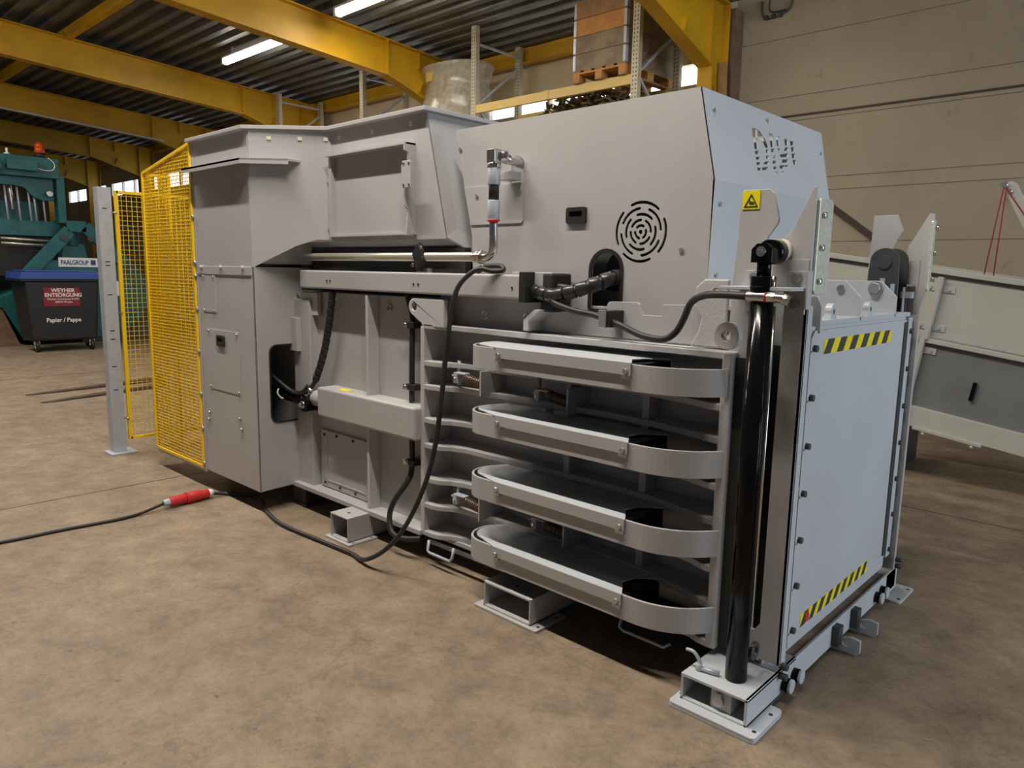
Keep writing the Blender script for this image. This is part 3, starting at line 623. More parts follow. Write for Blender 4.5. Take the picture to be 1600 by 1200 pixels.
MB().obox((-2.09, 0.205, 1.668), (0.024, 0, 0.03), (0, 0.016, 0), (-0.02, 0, 0.045)).build('pipe_clamp', 'rubber', pp, 0.004)
MB().cyl((-2.055, 0.18, 1.715), (-2.055, 0.19, 1.715), 0.009, 8).cyl((-2.12, 0.18, 1.625), (-2.12, 0.19, 1.625), 0.009, 8).box(-2.13, -2.04, .22, .25, 1.585, 1.61).build('clamp_screw', 'steel', pp)
hh = MB().cyl((-1.538, 0.20, 1.93), (-1.538, 0.20, 2.03), 0.0245, 16).build('rubber_hose', 'rubber', B)
split(MB().cyl((-1.538, 0.20, 1.84), (-1.538, 0.20, 1.93), 0.029, 16).cyl((-1.538, 0.20, 2.0), (-1.538, 0.20, 2.075), 0.030, 16), 'crimp_sleeve', 'galv', hh, 0.002)
MB().cyl((-1.538, 0.20, 2.075), (-1.538, 0.20, 2.10), 0.034, 6).obox((-1.538, 0.20, 2.13), (0.027, 0, 0), (0, 0.026, 0), (0, 0, 0.032)).cyl((-1.52, 0.22, 2.13), (-1.50, 0.25, 2.13), 0.03, 6).build('elbow', 'steel', hh, 0.004)
MB().cyl((-1.52, 0.21, 2.128), (-1.545, 0.46, 2.115), 0.024, 16).build('stub_pipe', 'steel', hh)
MB().cyl((-1.538, 0.20, 1.832), (-1.538, 0.20, 1.842), 0.0295, 16).build('red_ring', 'red', hh)
MB().box(-1.60, -1.52, 0.30, 0.37, 2.035, 2.075).build('pipe_bracket', 'paint', hh, 0.002)
# dark recess above the duct
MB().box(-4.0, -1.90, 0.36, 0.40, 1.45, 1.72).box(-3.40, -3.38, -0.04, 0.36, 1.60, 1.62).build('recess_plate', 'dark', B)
MB().px([(-0.05, 1.60), (0.36, 1.62), (0.36, 1.765), (0.30, 1.765), (0.0, 1.63)], -3.392, -3.384).build('cabinet_gusset', 'paint', B)
# spiral wrapped hoses
def spiral(name, pts, r, turns, m='plastic'):
    g_ = MB(); P = [Vector(p) for p in pts]
    # resample
    L = [0]
    for a, b_ in zip(P[:-1], P[1:]): L.append(L[-1]+(b_-a).length)
    def at(s):
        for i in range(len(P)-1):
            if s <= L[i+1]+1e-9: return P[i].lerp(P[i+1], (s-L[i])/(L[i+1]-L[i]))
        return P[-1]
    for k in range(turns):
        a = at(L[-1]*k/turns); b_ = at(L[-1]*(k+0.86)/turns); g_.cyl(a, b_, r, 18, r*0.90)
    o = g_.build(name, m, B, 0.002)
    MB().tube(P, r*0.72, 10, smooth=False).build('core', 'rubber', o)
    return o
spiral('spiral_hose', [(-1.32, 0.25, 1.515), (-1.24, 0.24, 1.50), (-1.17, 0.24, 1.495)], 0.034, 3)
spiral('spiral_hose', [(-1.18, 0.24, 1.497), (-1.10, 0.25, 1.513), (-1.02, 0.29, 1.545), (-0.96, 0.36, 1.58), (-0.93, 0.48, 1.60)], 0.034, 7)
MB().tube([(-1.32, 0.26, 1.55), (-1.22, 0.27, 1.54), (-1.10, 0.32, 1.52)], 0.016, 10).build('grey_hose', 'darkgrey', B)
spiral('spiral_hose', [(-2.935, 0.22, 1.46), (-2.955, 0.22, 1.35), (-2.985, 0.22, 1.24), (-3.03, 0.22, 1.10), (-3.09, 0.22, 0.98), (-3.15, 0.22, 0.88)], 0.024, 12, 'rubber')
MB().tube([(-3.15, 0.22, 0.88), (-3.17, 0.20, 0.84), (-3.22, 0.18, 0.80), (-3.32, 0.15, 0.80), (-3.5, 0.10, 0.90)], 0.014, 8).build('hose_tail', 'rubber', B)
gh = MB().tube([(-1.20, 0.235, 1.485), (-1.16, 0.22, 1.462), (-1.05, 0.22, 1.435), (-0.94, 0.23, 1.42), (-0.80, 0.22, 1.385), (-0.70, 0.22, 1.352), (-0.60, 0.22, 1.345), (-0.54, 0.21, 1.375), (-0.495, 0.19, 1.43), (-0.45, 0.16, 1.495), (-0.38, 0.12, 1.525), (-0.30, 0.09, 1.533), (-0.19, 0.08, 1.531)], 0.0135, 12).build('cylinder_hose', 'rubber', B)
MB().box(-0.895, -0.845, 0.20, 0.30, 1.375, 1.445).build('hose_clamp', 'rubber', gh, 0.003)
MB().box(-0.90, -0.862, 0.19, 0.20, 1.372, 1.448).build('clamp_plate', 'bolt', gh, 0.003)
MB().cyl((-0.19, 0.08, 1.531), (-0.125, 0.08, 1.530), 0.018, 16).cyl((-0.118, 0.08, 1.53), (-0.09, 0.08, 1.529), 0.019, 6).cyl((-0.09, 0.08, 1.529), (-0.06, 0.08, 1.526), 0.016, 16).cyl((-0.065, 0.08, 1.526), (-0.045, 0.085, 1.52), 0.020, 6).build('hose_fitting', 'steel', gh, 0.001)
MB().cyl((-0.124, 0.08, 1.53), (-0.119, 0.08, 1.53), 0.0185, 16).build('red_ring', 'red', gh)
# vertical control line on the side
vl = MB().tube([(-2.26, 0.262, 1.47), (-2.25, 0.262, 1.43), (-2.22, 0.262, 1.36), (-2.205, 0.25, 1.28), (-2.205, 0.245, 0.87)], 0.016, 8).tube([(-2.205, 0.245, 0.69), (-2.205, 0.245, 0.50), (-2.21, 0.22, 0.42), (-2.27, 0.17, 0.30), (-2.29, 0.15, 0.21), (-2.24, 0.13, 0.13), (-2.15, 0.14, 0.115), (-2.05, 0.18, 0.13)], 0.016, 8).build('side_hose', 'rubber', B)
for z in (1.30, 0.955, 0.525):
    c_ = MB().box(-2.235, -2.165, 0.225, 0.28, z-0.017, z+0.017).build('line_clamp', 'rubber', vl, 0.003)
    MB().cyl((-2.235, 0.215, z), (-2.235, 0.226, z), 0.013, 8).box(-2.255, -2.215, .222, .228, z-.015, z+.015).build('clamp_screw', 'steel', c_)

# --- base beam and feet
bm_ = MB()
bm_.px([(0.0, 0.02), (1.70, 0.02), (1.70, 0.125), (0.0, 0.125)], -0.062, -0.05).build('front_beam', 'paint_lit', B, 0.002)
MB().box(-0.314, -0.05, 0.0, 0.42, 0.115, 0.125).box(-0.314, -0.304, 0.0, 0.4, 0.02, 0.115).box(-0.314, -0.05, 0.0, 0.4, 0.02, 0.03).box(-0.13, -0.12, 0.02, 0.4, 0.03, 0.115).box(-0.2, -0.12, 0.02, 0.03, 0.03, 0.115).build('corner_foot', 'paint_lit', B, 0.001)
MB().box(-0.30, -0.062, 0.42, 1.7, 0.02, 0.118).box(-0.135, -0.125, 0.27, 1.52, 0.10, 0.185).build('beam_bottom', 'rust', B)
MB().cyl((-0.165, 0.005, 0.068), (-0.165, 0.02, 0.068), 0.02, 16).box(-.178, -.152, .006, .018, .068, .10).build('foot_eye', 'bolt', B, 0.003)
def plate(x0, x1, y0, y1, holes_):
    o = MB().pz(rrect(x0, x1, y0, y1, 0.02), 0.0, 0.011).build('foot_plate', 'paint_lit', B, 0.002)
    g_ = MB()
    for hx, hy in holes_: g_.cyl((hx, hy, 0.0108), (hx, hy, 0.0122), 0.009, 10)
    g_.build('bolt_hole', 'dark', o); return o
MB().pz(rrect(-0.34, 0.0, -0.045, 0.20, 0.02), 0.011, 0.022).build('foot_plate', 'paint_lit', B, 0.002)
plate(-0.34, 0.0, -0.045, 0.20, [])
g_ = MB()
for hx, hy in ((-0.02, 0.0), (-0.022, 0.14), (-0.325, 0.03)): g_.cyl((hx, hy, 0.0218), (hx, hy, 0.0230), 0.008, 10)
g_.build('bolt_hole', 'dark', B)
plate(-0.30, 0.03, 1.52, 1.76, [(0.01, 1.56), (0.01, 1.72)])
MB().box(-0.28, -0.05, 1.55, 1.72, 0.011, 0.12).build('far_foot', 'paint_lit', B)
# middle foot and small foot, box tubes
def tube_foot(x0, x1, y0, y1, h, t=0.01, pl=0.05):
    o = MB()
    o.box(x0, x1, y0, y1, h-t, h).box(x0, x1, y0, y1, 0.011, 0.011+t).box(x0, x0+t, y0, y1, 0.011, h).box(x1-t, x1, y0, y1, 0.011, h)
    o = o.build('foot', 'paint', B, 0.002)
    MB().pz(rrect(x0-pl, x1+pl, y0-0.02, y0+0.2, 0.01), 0, 0.012).build('foot_plate', 'paint', o, 0.002)
    MB().cyl(((x0+x1)/2, y0+0.07, h), ((x0+x1)/2, y0+0.07, h+0.001), 0.010, 12).cyl((x1+pl*.6, y0+.02, .0118), (x1+pl*.6, y0+.02, .0128), .008, 10).cyl((x1+pl*.6, y0+.15, .0118), (x1+pl*.6, y0+.15, .0128), .008, 10).build('bolt_hole', 'dark', o)
    return o
tube_foot(-2.71, -2.53, 0.03, 0.45, 0.158, 0.008, 0.035)
tube_foot(-1.40, -1.10, 0.03, 0.60, 0.137, 0.010, 0.05)
MB().box(-3.46, -3.30, 0.22, 0.5, 0.03, 0.145).box(-3.46, -3.30, 0.22, 0.5, 0.0, 0.02).build('foot', 'darkgrey', B)
MB().box(-4.35, -4.15, 0.2, 0.5, 0.0, 0.17).build('foot', 'darkgrey', B)
MB().box(-4.3, -0.4, 1.35, 1.55, 0.0, 0.15).box(-2.7, -2.5, 0.9, 1.3, 0, .17).build('far_skid', 'darkgrey', B)
# rollers and hooks on the beam
for y_, z in ((0.31, 0.060), (0.405, 0.060), (1.39, 0.06), (1.465, 0.067)):
    o = MB().cyl((-0.05, y_, z), (-0.025, y_, z), 0.027, 20).build('roller', 'black', B)
    MB().cyl((-0.025, y_, z), (-0.015, y_, z), 0.027, 20).build('roller_cap', 'paint_lit', o, 0.001)
MB().hexb((-0.05, 0.262, 0.155), (1, 0, 0), 0.014, 0.03).hexb((-0.05, 0.262, 0.115), (1, 0, 0), 0.014, 0.03).build('adjusting_bolt', 'darkgrey', B)
MB().hexb((-0.03, 1.60, 0.20), (1, 0, 0), 0.014, 0.03).hexb((-0.03, 1.60, 0.165), (1, 0, 0), 0.014, 0.03).build('adjusting_bolt', 'darkgrey', B)
for y_ in (0.84, 1.07):
    MB().box(-0.055, -0.02, y_-0.035, y_+0.015, 0.03, 0.115).build('hook_base', 'darkgrey', B)
    MB().py([(-0.035, 0.01), (0.045, 0.0), (0.06, 0.02), (0.06, 0.075), (0.02, 0.08), (-0.035, 0.06)], y_-0.008, y_+0.008, [arc(0.0, 0.045, 0.013, 0, 330, 10)]).build('hook', 'galv', B, 0.003)

# --- gate
G = MB().box(-0.12, -0.058, 0.30, 1.47, 0.18, 1.425).build('gate', 'paint_lit', B, 0.003)
MB().px([(0.315, 0.20), (1.455, 0.20), (1.455, 1.41), (0.345, 1.41), (0.315, 1.38)], -0.058, -0.050).build('gate_face', 'paint_lit', G, 0.001)
MB().box(-0.06, -0.0525, 0.292, 0.314, 0.24, 1.40).build('gate_slot', 'black', G)
MB().box(-0.06, -0.046, 1.42, 1.465, 0.26, 1.40).build('gate_seal', 'blackp', G)
MB().box(-0.056, -0.044, 1.468, 1.525, 0.24, 1.42).build('gate_strip', 'paint_lit', G, 0.001)
MB().box(-0.14, -0.05, 0.37, 1.50, 1.425, 1.445).build('gate_top', 'paint_lit', G, 0.002)
def hazard(y0, y1, z0, z1, n_):
    o = MB().box(-0.0502, -0.0488, y0, y1, z0, z1).build('hazard_sticker', 'signy', G)
    s = MB(); p = (y1-y0)/n_; h = z1-z0; sl = 0.040
    for k in range(n_):
        a = y0+p*k; q = [(a, z0), (a+p*0.5, z0), (a+p*0.5+sl, z1), (a+sl, z1)]
        q = [(min(yy, y1), zz) for yy, zz in q]
        s.px(q, -0.0488, -0.0480)
    s.build('black_stripe', 'blackp', o); return o
hazard(0.437, 1.235, 1.319, 1.374, 6)
hz = hazard(0.425, 1.208, 0.247, 0.300, 9)
MB().px([(0.47, .25), (0.505, .25), (0.515, .27), (0.50, .298), (0.475, .29)], -0.0479, -0.0472).build('red_mark', 'red', hz)
bolt = MB().hexb((-0.05, 0.345, 1.346), (1, 0, 0), 0.0135, 0.014).build('gate_bolt', 'darkgrey', G)
dots = MB()
for k in range(7):
    if k: copy_tree(bolt, G, (0, 0, -0.18*k))
    dots.cyl((-0.0501, 0.322, 1.335-0.18*k), (-0.0490, 0.322, 1.335-0.18*k), 0.004, 8)
    copy_tree(bolt, G, (0.004, 1.157, 0.01-0.18*k))
dots.build('gate_pin_hole', 'dark', G)
# lifting ears on top of the gate
for y_ in (0.803, 1.258):
    MB().py([(-0.52, 1.43), (-0.52, 1.588), (-0.119, 1.588), (-0.05, 1.52), (-0.05, 1.43)], y_, y_+0.015).build('gate_ear', 'paint_lit', G, 0.002)
MB().py([(-0.40, 1.43), (-0.40, 1.50), (-0.36, 1.532), (-0.062, 1.532), (-0.044, 1.498), (-0.042, 1.40), (-0.06, 1.40)], 0.368, 0.382).build('side_ear', 'paint_lit', G, 0.002)
MB().box(-0.52, -0.14, 0.37, 1.50, 1.40, 1.44).build('gate_top_shelf', 'paint', G, 0.002)
MB().cyl((-0.134, 0.795, 1.556), (-0.134, 0.803, 1.556), 0.016, 14).build('ear_pin', 'steel', G, 0.002)
MB().hexb((-0.140, 1.256, 1.556), (0, -1, 0), 0.026, 0.022).cyl((-0.140, 1.257, 1.556), (-0.140, 1.252, 1.556), 0.033, 18).build('ear_bolt', 'bolt', G, 0.002)
for y_ in (0.54, 0.96):
    MB().px(arc(y_, 1.475, 0.028, -20, 200, 10)+[(y_-0.03, 1.445), (y_+0.03, 1.445)], -0.085, -0.06, [arc(y_, 1.472, 0.010, 0, 330, 8)]).build('gate_hinge_hook', 'paint_lit', G, 0.003)
# --- guide frames left and right
def guide(y, s, near):
    """side plate in plane y, with the two prongs; s = direction of thickness"""
    y0, y1 = (y, y+s*0.012) if s > 0 else (y+s*0.012, y)
    A = [(-0.33, 0.16), (-0.33, 1.55), (-0.318, 1.741), (-0.312, 1.898), (-0.305, 1.906), (-0.209, 1.905), (-0.191, 1.888), (-0.168, 1.800), (-0.170, 1.785), (-0.205, 1.735), (-0.218, 1.70), (-0.221, 1.66), (-0.215, 1.45), (-0.21, 0.30)]
    Fp = [(-0.044, 1.905), (-0.054, 1.903), (-0.100, 1.80), (-0.125, 1.75), (-0.165, 1.715), (-0.180, 1.66), (-0.180, 1.60), (-0.135, 1.555), (-0.128, 1.50), (-0.13, 0.30)]
    pts = A+[(-0.19, 0.27), (-0.15, 0.27)]+Fp[::-1]+[(-0.044, 0.16)]
    o = MB().py(pts, y0, y1).build('guide_frame', 'paint', B, 0.002)
    return o
g1 = guide(0.24, 1, True)
MB().box(-0.056, -0.044, 0.24, 0.292, 0.16, 1.50).build('front_flange', 'paint_lit', g1, 0.001)
MB().py([(-0.125, 1.66), (-0.05, 1.66), (-0.05, 1.50), (-0.125, 1.50)], 0.234, 0.2395).build('doubler_plate', 'paint', g1, 0.001)
MB().box(-0.33, -0.31, 0.252, 0.40, 0.16, 1.55).build('rear_flange', 'paint', g1, 0.002)
MB().box(-0.30, -0.17, 0.345, 0.36, 0.2, 1.34).build('inner_web', 'darkgrey', g1)  # dark grey stands for the shade seen through the guide slot
MB().box(-0.24, -0.10, 0.345, 0.36, 1.34, 1.60).build('inner_web_upper', 'paint_lit', g1, 0.02)
zp = MB().px(rrect(0.262, 0.385, 1.54, 1.868, 0.02), -0.046, -0.036).build('zinc_strip', 'zinc', g1, 0.002)
MB().px([(0.252, 1.54), (0.275, 1.54), (0.275, 1.868), (0.252, 1.868)], -0.056, -0.046).build('strip_edge', 'paint', g1)
for z in (1.81, 1.70, 1.585): MB().cyl((-0.036, 0.295, z), (-0.024, 0.295, z), 0.011, 14).build('dome_bolt', 'steel', zp, 0.003)
sg = MB().box(-0.307, -0.242, 0.2375, 0.2395, 1.837, 1.901).build('warning_sticker', 'signy', g1)
cx, cz = -0.2745, 1.866
MB().py([(cx-0.027, cz-0.022), (cx+0.027, cz-0.022), (cx, cz+0.026)], 0.2362, 0.2374, [[(cx-0.020, cz-0.018), (cx, cz+0.018), (cx+0.020, cz-0.018)]]).build('triangle', 'blackp', sg)
MB().py([(cx-0.004, cz-0.012), (cx+0.011, cz-0.012), (cx+0.012, cz-0.005), (cx+0.003, cz-0.002), (cx-0.003, cz-0.003), (cx-0.005, cz+0.006), (cx-0.007, cz+0.006), (cx-0.008, cz-0.008)], 0.2362, 0.2374).build('hand_symbol', 'blackp', sg)
# right guide
g2 = MB().py([(-0.27, 0.16), (-0.27, 1.62), (-0.263, 1.899), (-0.158, 1.901), (-0.126, 1.826), (-0.152, 1.776), (-0.168, 1.731), (-0.18, 1.60), (-0.18, 1.42), (-0.11, 1.42), (-0.107, 1.647), (-0.099, 1.751), (-0.066, 1.81), (-0.021, 1.902), (0.001, 1.898), (0.0, 1.55), (-0.022, 1.47), (-0.022, 0.16)], 1.54, 1.552).build('guide_frame', 'paint', B, 0.002)
MB().box(-0.26, -0.03, 1.552, 1.60, 0.16, 1.40).build('outer_channel', 'paint', g2, 0.002)
zq = MB().px(rrect(1.50, 1.545, 1.545, 1.868, 0.012), 0.0, 0.010).build('zinc_strip', 'zinc', g2, 0.002)
for z in (1.835, 1.72, 1.60): MB().cyl((0.01, 1.55, z), (0.024, 1.55, z), 0.012, 14).build('dome_bolt', 'steel', zq, 0.003)
MB().cyl((-0.085, 1.535, 1.60), (-0.085, 1.54, 1.60), 0.008, 8).cyl((-0.07, 1.535, 1.53), (-0.07, 1.54, 1.53), 0.008, 8).box(-0.11, -0.04, 1.536, 1.54, 1.44, 1.69).build('guide_holes', 'paint', g2)

# --- lifting cylinders
cyl = MB().cyl((-0.150, 0.108, 0.126), (-0.150, 0.108, 1.545), 0.0395, 28).build('lift_cylinder', 'black', B)
MB().cyl((-0.150, 0.108, 1.545), (-0.150, 0.108, 1.60), 0.042, 28).cyl((-0.150, 0.108, 1.56), (-0.150, 0.108, 1.566), 0.0435, 28).build('cylinder_head', 'black', cyl, 0.002)
MB().cyl((-0.150, 0.108, 1.60), (-0.150, 0.108, 1.66), 0.024, 20).build('piston_rod', 'black', cyl)
MB().prism([(-0.187, 1.645), (-0.113, 1.645), (-0.113, 1.690), (-0.133, 1.709), (-0.168, 1.709), (-0.187, 1.690)], lambda u, v, w_: (u, w_, v), 0.08, 0.135).build('clevis', 'black', cyl, 0.002)
MB().cyl((-0.150, 0.073, 1.682), (-0.150, 0.08, 1.682), 0.017, 18).hexb((-0.150, 0.068, 1.682), (0, -1, 0), 0.008, 0.005).build('clevis_pin', 'steel', cyl, 0.001)
MB().cyl((-0.150, 0.135, 1.682), (-0.150, 0.20, 1.682), 0.042, 22).build('black_roller', 'black', cyl)
MB().cyl((-0.150, 0.20, 1.69), (-0.150, 0.25, 1.69), 0.040, 22).build('guide_roller', 'knob', cyl)
MB().cyl((-0.098, 0.098, 0.35), (-0.098, 0.098, 1.50), 0.0045, 8).build('stroke_sensor_tube', 'steel', cyl)
MB().cyl((-0.108, 0.095, 1.545), (-0.108, 0.095, 1.60), 0.006, 8).build('vent_screw', 'steel', cyl)
br = MB().pz([(-0.30, 0.085), (-0.045, 0.085), (-0.045, 0.24), (-0.30, 0.24)], 1.552, 1.564, [arc(-0.15, 0.14, 0.044, 0, 345, 16)]).build('cylinder_bracket', 'paint_lit', B, 0.002)
for x in (-0.235, -0.085):
    MB().box(x-0.035, x+0.035, 0.226, 0.238, 1.47, 1.62).build('bracket_angle', 'paint', br, 0.002)
    MB().hexb((x, 0.226, 1.598), (0, -1, 0), 0.018, 0.014).cyl((x, .226, 1.598), (x, .222, 1.598), .022, 16).build('bracket_bolt', 'bolt', br, 0.001)
    MB().hexb((x, 0.226, 1.505), (0, -1, 0), 0.018, 0.014).build('bracket_bolt', 'bolt', br, 0.001)
MB().box(-0.04, -0.034, 0.20, 0.24, 1.49, 1.62).build('bracket_cheek', 'paint', br)
MB().px(arc(0.185, 0.215, 0.035, 0, 345, 18), -0.128, -0.115, [arc(0.185, 0.215, 0.02, 0, 345, 12)]).build('shackle', 'darkgrey', B, 0.003)
MB().tube([(-0.33, 0.06, 0.19), (-0.30, 0.06, 0.19), (-0.275, 0.06, 0.165), (-0.27, 0.06, 0.14)], 0.007, 8).cyl((-0.275, 0.06, 0.126), (-0.275, 0.06, 0.155), 0.013, 6).cyl((-0.275, 0.06, 0.135), (-0.20, 0.075, 0.135), 0.010, 8).build('grease_fitting', 'galv', B)
# far cylinder with black round-headed cheek plates
c2 = MB().cyl((-0.15, 1.47, 0.126), (-0.15, 1.47, 1.50), 0.036, 22).build('lift_cylinder', 'black', B)
ck = [(-0.225, 1.42), (-0.225, 1.63)]+arc(-0.157, 1.675, 0.066, 160, 20, 12)+[(-0.092, 1.63), (-0.085, 1.42)]
MB().py(ck, 1.405, 1.415).build('cheek', 'darkgrey', c2, 0.002)
MB().py([(x+0.012, z) for x, z in ck], 1.50, 1.51).build('cheek', 'darkgrey', c2, 0.002)
MB().cyl((-0.157, 1.398, 1.675), (-0.157, 1.52, 1.675), 0.032, 22).build('cheek_pin', 'darkgrey', c2, 0.001)
MB().box(-0.168, -0.146, 1.398, 1.404, 1.44, 1.60).box(-0.218, -0.205, 1.38, 1.404, 1.44, 1.575).box(-0.115, -0.102, 1.38, 1.404, 1.44, 1.575).build('cheek_rails', 'galv', c2, 0.001)
MB().cyl((-0.085, 1.49, 0.4), (-0.085, 1.49, 1.56), 0.006, 8).box(-0.09, -0.05, 1.50, 1.53, 1.565, 1.575).box(-0.10, -0.05, 1.49, 1.53, 1.51, 1.54).build('sensor_tube', 'galv', c2)

# --- yellow mesh guard on the machine
MG = MB()
x0, x1, y_ = -5.04, -4.20, -0.062
zt = lambda x: 2.285+(x+5.04)/(0.84)*0.135
MG.bar((x0, y_, 0.15), (x0, y_, zt(x0)), 0.022, 0.022).bar((x1, y_, 0.15), (x1, y_, zt(x1)), 0.025, 0.025)
MG.bar((x0, y_, 0.16), (x1, y_, 0.16), 0.022, 0.022).bar((x0, y_, zt(x0)), (x1, y_, zt(x1)), 0.022, 0.022)
MG.bar((x0, 0.13, 0.15), (x0, 0.13, 2.29), 0.02, 0.02).bar((x0, y_, 2.28), (x0, 0.13, 2.28), 0.02, 0.02).bar((x0, y_, 0.16), (x0, 0.13, 0.16), 0.02, 0.02)
mg = MG.build('mesh_guard', 'yellow', B, 0.002)
W = MB(); k = 0
x = x0+0.024
while x < x1: W.box(x-0.0018, x+0.0018, y_-0.002, y_+0.002, 0.16, zt(x)); x += 0.0262
z = 0.185
while z < 2.40:
    xa = x0 if z < zt(x0) else x0+(z-2.285)/0.135*0.84
    W.box(xa, x1, y_-0.0035, y_+0.0035, z-0.0021, z+0.0021)
    if z < 2.28: W.box(x0-0.004, x0+0.004, y_, 0.13, z-0.0022, z+0.0022)
    z += 0.0243
yy = y_+0.03
while yy < 0.13: W.box(x0-0.002, x0+0.002, yy-0.002, yy+0.002, 0.16, 2.28); yy += 0.026
W.build('wire_mesh', 'yellow', mg)
MB().box(-5.06, -4.17, -0.055, -0.03, 0.122, 0.146).box(-4.20, -4.165, -0.065, -0.02, 0.125, 2.42).build('guard_frame', 'paint', B, 0.002)
s_ = MB()
for z in (2.2, 1.93, 1.62, 1.53, 1.30, 1.0, 0.70, 0.45, 0.19): s_.cyl((-4.181, -0.078, z), (-4.181, -0.064, z), 0.013, 12)
split(s_, 'guard_bolt', 'bolt', B)
# dark conveyor skirt seen through the guard
MB().py([(-4.95, 1.28), (-4.16, 2.06), (-4.16, 0.42), (-4.95, 0.75)], 0.45, 0.47).build('feed_skirt', 'skirt', B)
MB().box(-4.75, -4.19, 0.5, 1.4, 0.5, 0.9).build('feed_roller_box', 'darkgrey', B)

# ================================================================== SAFETY FENCE POST AND PANEL
FE = thing('safety_fence', 'galvanised fence post with a yellow mesh panel left of the press', 'fence', (-5.67, -0.1, 0))
po = MB().box(-5.765, -5.665, -0.19, -0.183, 0.012, 2.22).box(-5.672, -5.665, -0.19, -0.085, 0.012, 2.22).box(-5.765, -5.758, -0.19, -0.085, 0.012, 2.22).build('post', 'galv', FE, 0.002)
s_ = MB()
for z in (2.05, 1.62, 1.59, 1.35, 1.05, 0.98, 0.75, 0.55): s_.box(-5.664, -5.6635, -0.16, -0.125, z-0.004, z+0.004)
s_.build('slot', 'dark', po)
MB().pz(rrect(-5.80, -5.60, -0.23, -0.02, 0.01), 0, 0.012).build('base_plate', 'galv', FE, 0.002)
split(MB().cyl((-5.67, -0.09, 2.02), (-5.64, -0.06, 2.02), 0.006, 8).cyl((-5.67, -0.09, 0.30), (-5.64, -0.06, 0.30), 0.006, 8).cyl((-5.67, -0.09, 1.2), (-5.64, -0.06, 1.2), 0.006, 8), 'bracket_screw', 'steel', FE)
pn = MB().box(-5.68, -5.655, -0.065, -0.035, 0.11, 2.20).box(-5.68, -5.655, 1.30, 1.33, 0.11, 2.20).box(-5.68, -5.655, -0.05, 1.32, 0.11, 0.135).box(-5.68, -5.655, -0.05, 1.32, 2.175, 2.20).build('mesh_panel', 'yellow', FE, 0.002)
W = MB(); yy = -0.01
while yy < 1.3: W.box(-5.669, -5.665, yy-0.0018, yy+0.0018, 0.12, 2.19); yy += 0.040
z = 0.16
while z < 2.19: W.box(-5.672, -5.668, -0.05, 1.32, z-0.0018, z+0.0018); z += 0.040
W.build('wire_mesh', 'yellow', pn)

# ================================================================== CABLES
pc = MB().tube([(-1.70, 0.26, 1.605), (-1.62, 0.22, 1.62), (-1.50, 0.21, 1.625), (-1.47, 0.20, 1.605), (-1.52, 0.18, 1.60), (-1.566, 0.15, 1.61), (-1.608, 0.12, 1.588), (-1.654, 0.08, 1.518), (-1.676, 0.06, 1.395), (-1.69, 0.04, 1.21), (-1.687, 0.01, 0.994), (-1.717, 0.0, 0.767), (-1.756, -0.02, 0.585), (-1.832, -0.04, 0.406), (-1.94, -0.05, 0.244), (-2.05, -0.07, 0.13), (-2.166, -0.085, 0.055), (-2.27, -0.07, 0.02), (-2.382, -0.05, 0.0135), (-2.676, -0.066, 0.0135), (-3.087, -0.082, 0.0135), (-3.402, -0.02, 0.0135), (-3.60, 0.06, 0.0135), (-3.74, 0.07, 0.0135), (-3.90, -0.02, 0.0135), (-3.945, -0.14, 0.03)], 0.0125, 10)
CB = thing('power_cable', 'black power cable looping down from the press across the floor to a red plug', 'cable', (-2.3, -0.07, 0))
pc.build('cord', 'rubber', CB)
MB().cyl((-1.70, 0.26, 1.60), (-1.655, 0.245, 1.612), 0.014, 12).build('copper_gland', 'orange', CB)
MB().cyl((-1.655, 0.245, 1.612), (-1.61, 0.22, 1.62), 0.017, 12).build('cable_gland', 'white', CB)
def along(p, q, t): return Vector(p).lerp(Vector(q), t)
pa, pb = (-3.945, -0.125, 0.036), (-3.912, -0.475, 0.040)
MB().cyl(along(pa, pb, 0), along(pa, pb, .10), 0.022, 14, 0.029).build('plug_gland', 'white', CB)
MB().cyl(along(pa, pb, .10), along(pa, pb, .28), 0.032, 20, 0.034).cyl(along(pa, pb, .26), along(pa, pb, .50), 0.038, 20).build('plug_body', 'red', CB, 0.003)
EC = thing('extension_cable', 'dark cable with red coupler running off the left edge', 'cable', (-3.91, -0.9, 0))
MB().cyl(along(pa, pb, .50), along(pa, pb, .56), 0.040, 20).cyl(along(pa, pb, .56), along(pa, pb, .88), 0.034, 20, 0.032).build('coupler', 'red', EC, 0.003)
MB().cyl(along(pa, pb, .88), along(pa, pb, 1.0), 0.027, 8, 0.022).build('coupler_gland', 'galv', EC, 0.002)
MB().tube([along(pa, pb, .98), (-3.90, -0.53, 0.03), (-3.885, -0.65, 0.012), (-3.875, -0.785, 0.011), (-3.904, -1.062, 0.011), (-3.92, -1.40, 0.011), (-4.0, -2.0, 0.011), (-4.3, -3.0, 0.011)], 0.0105, 8).build('cord', 'rubber', EC)

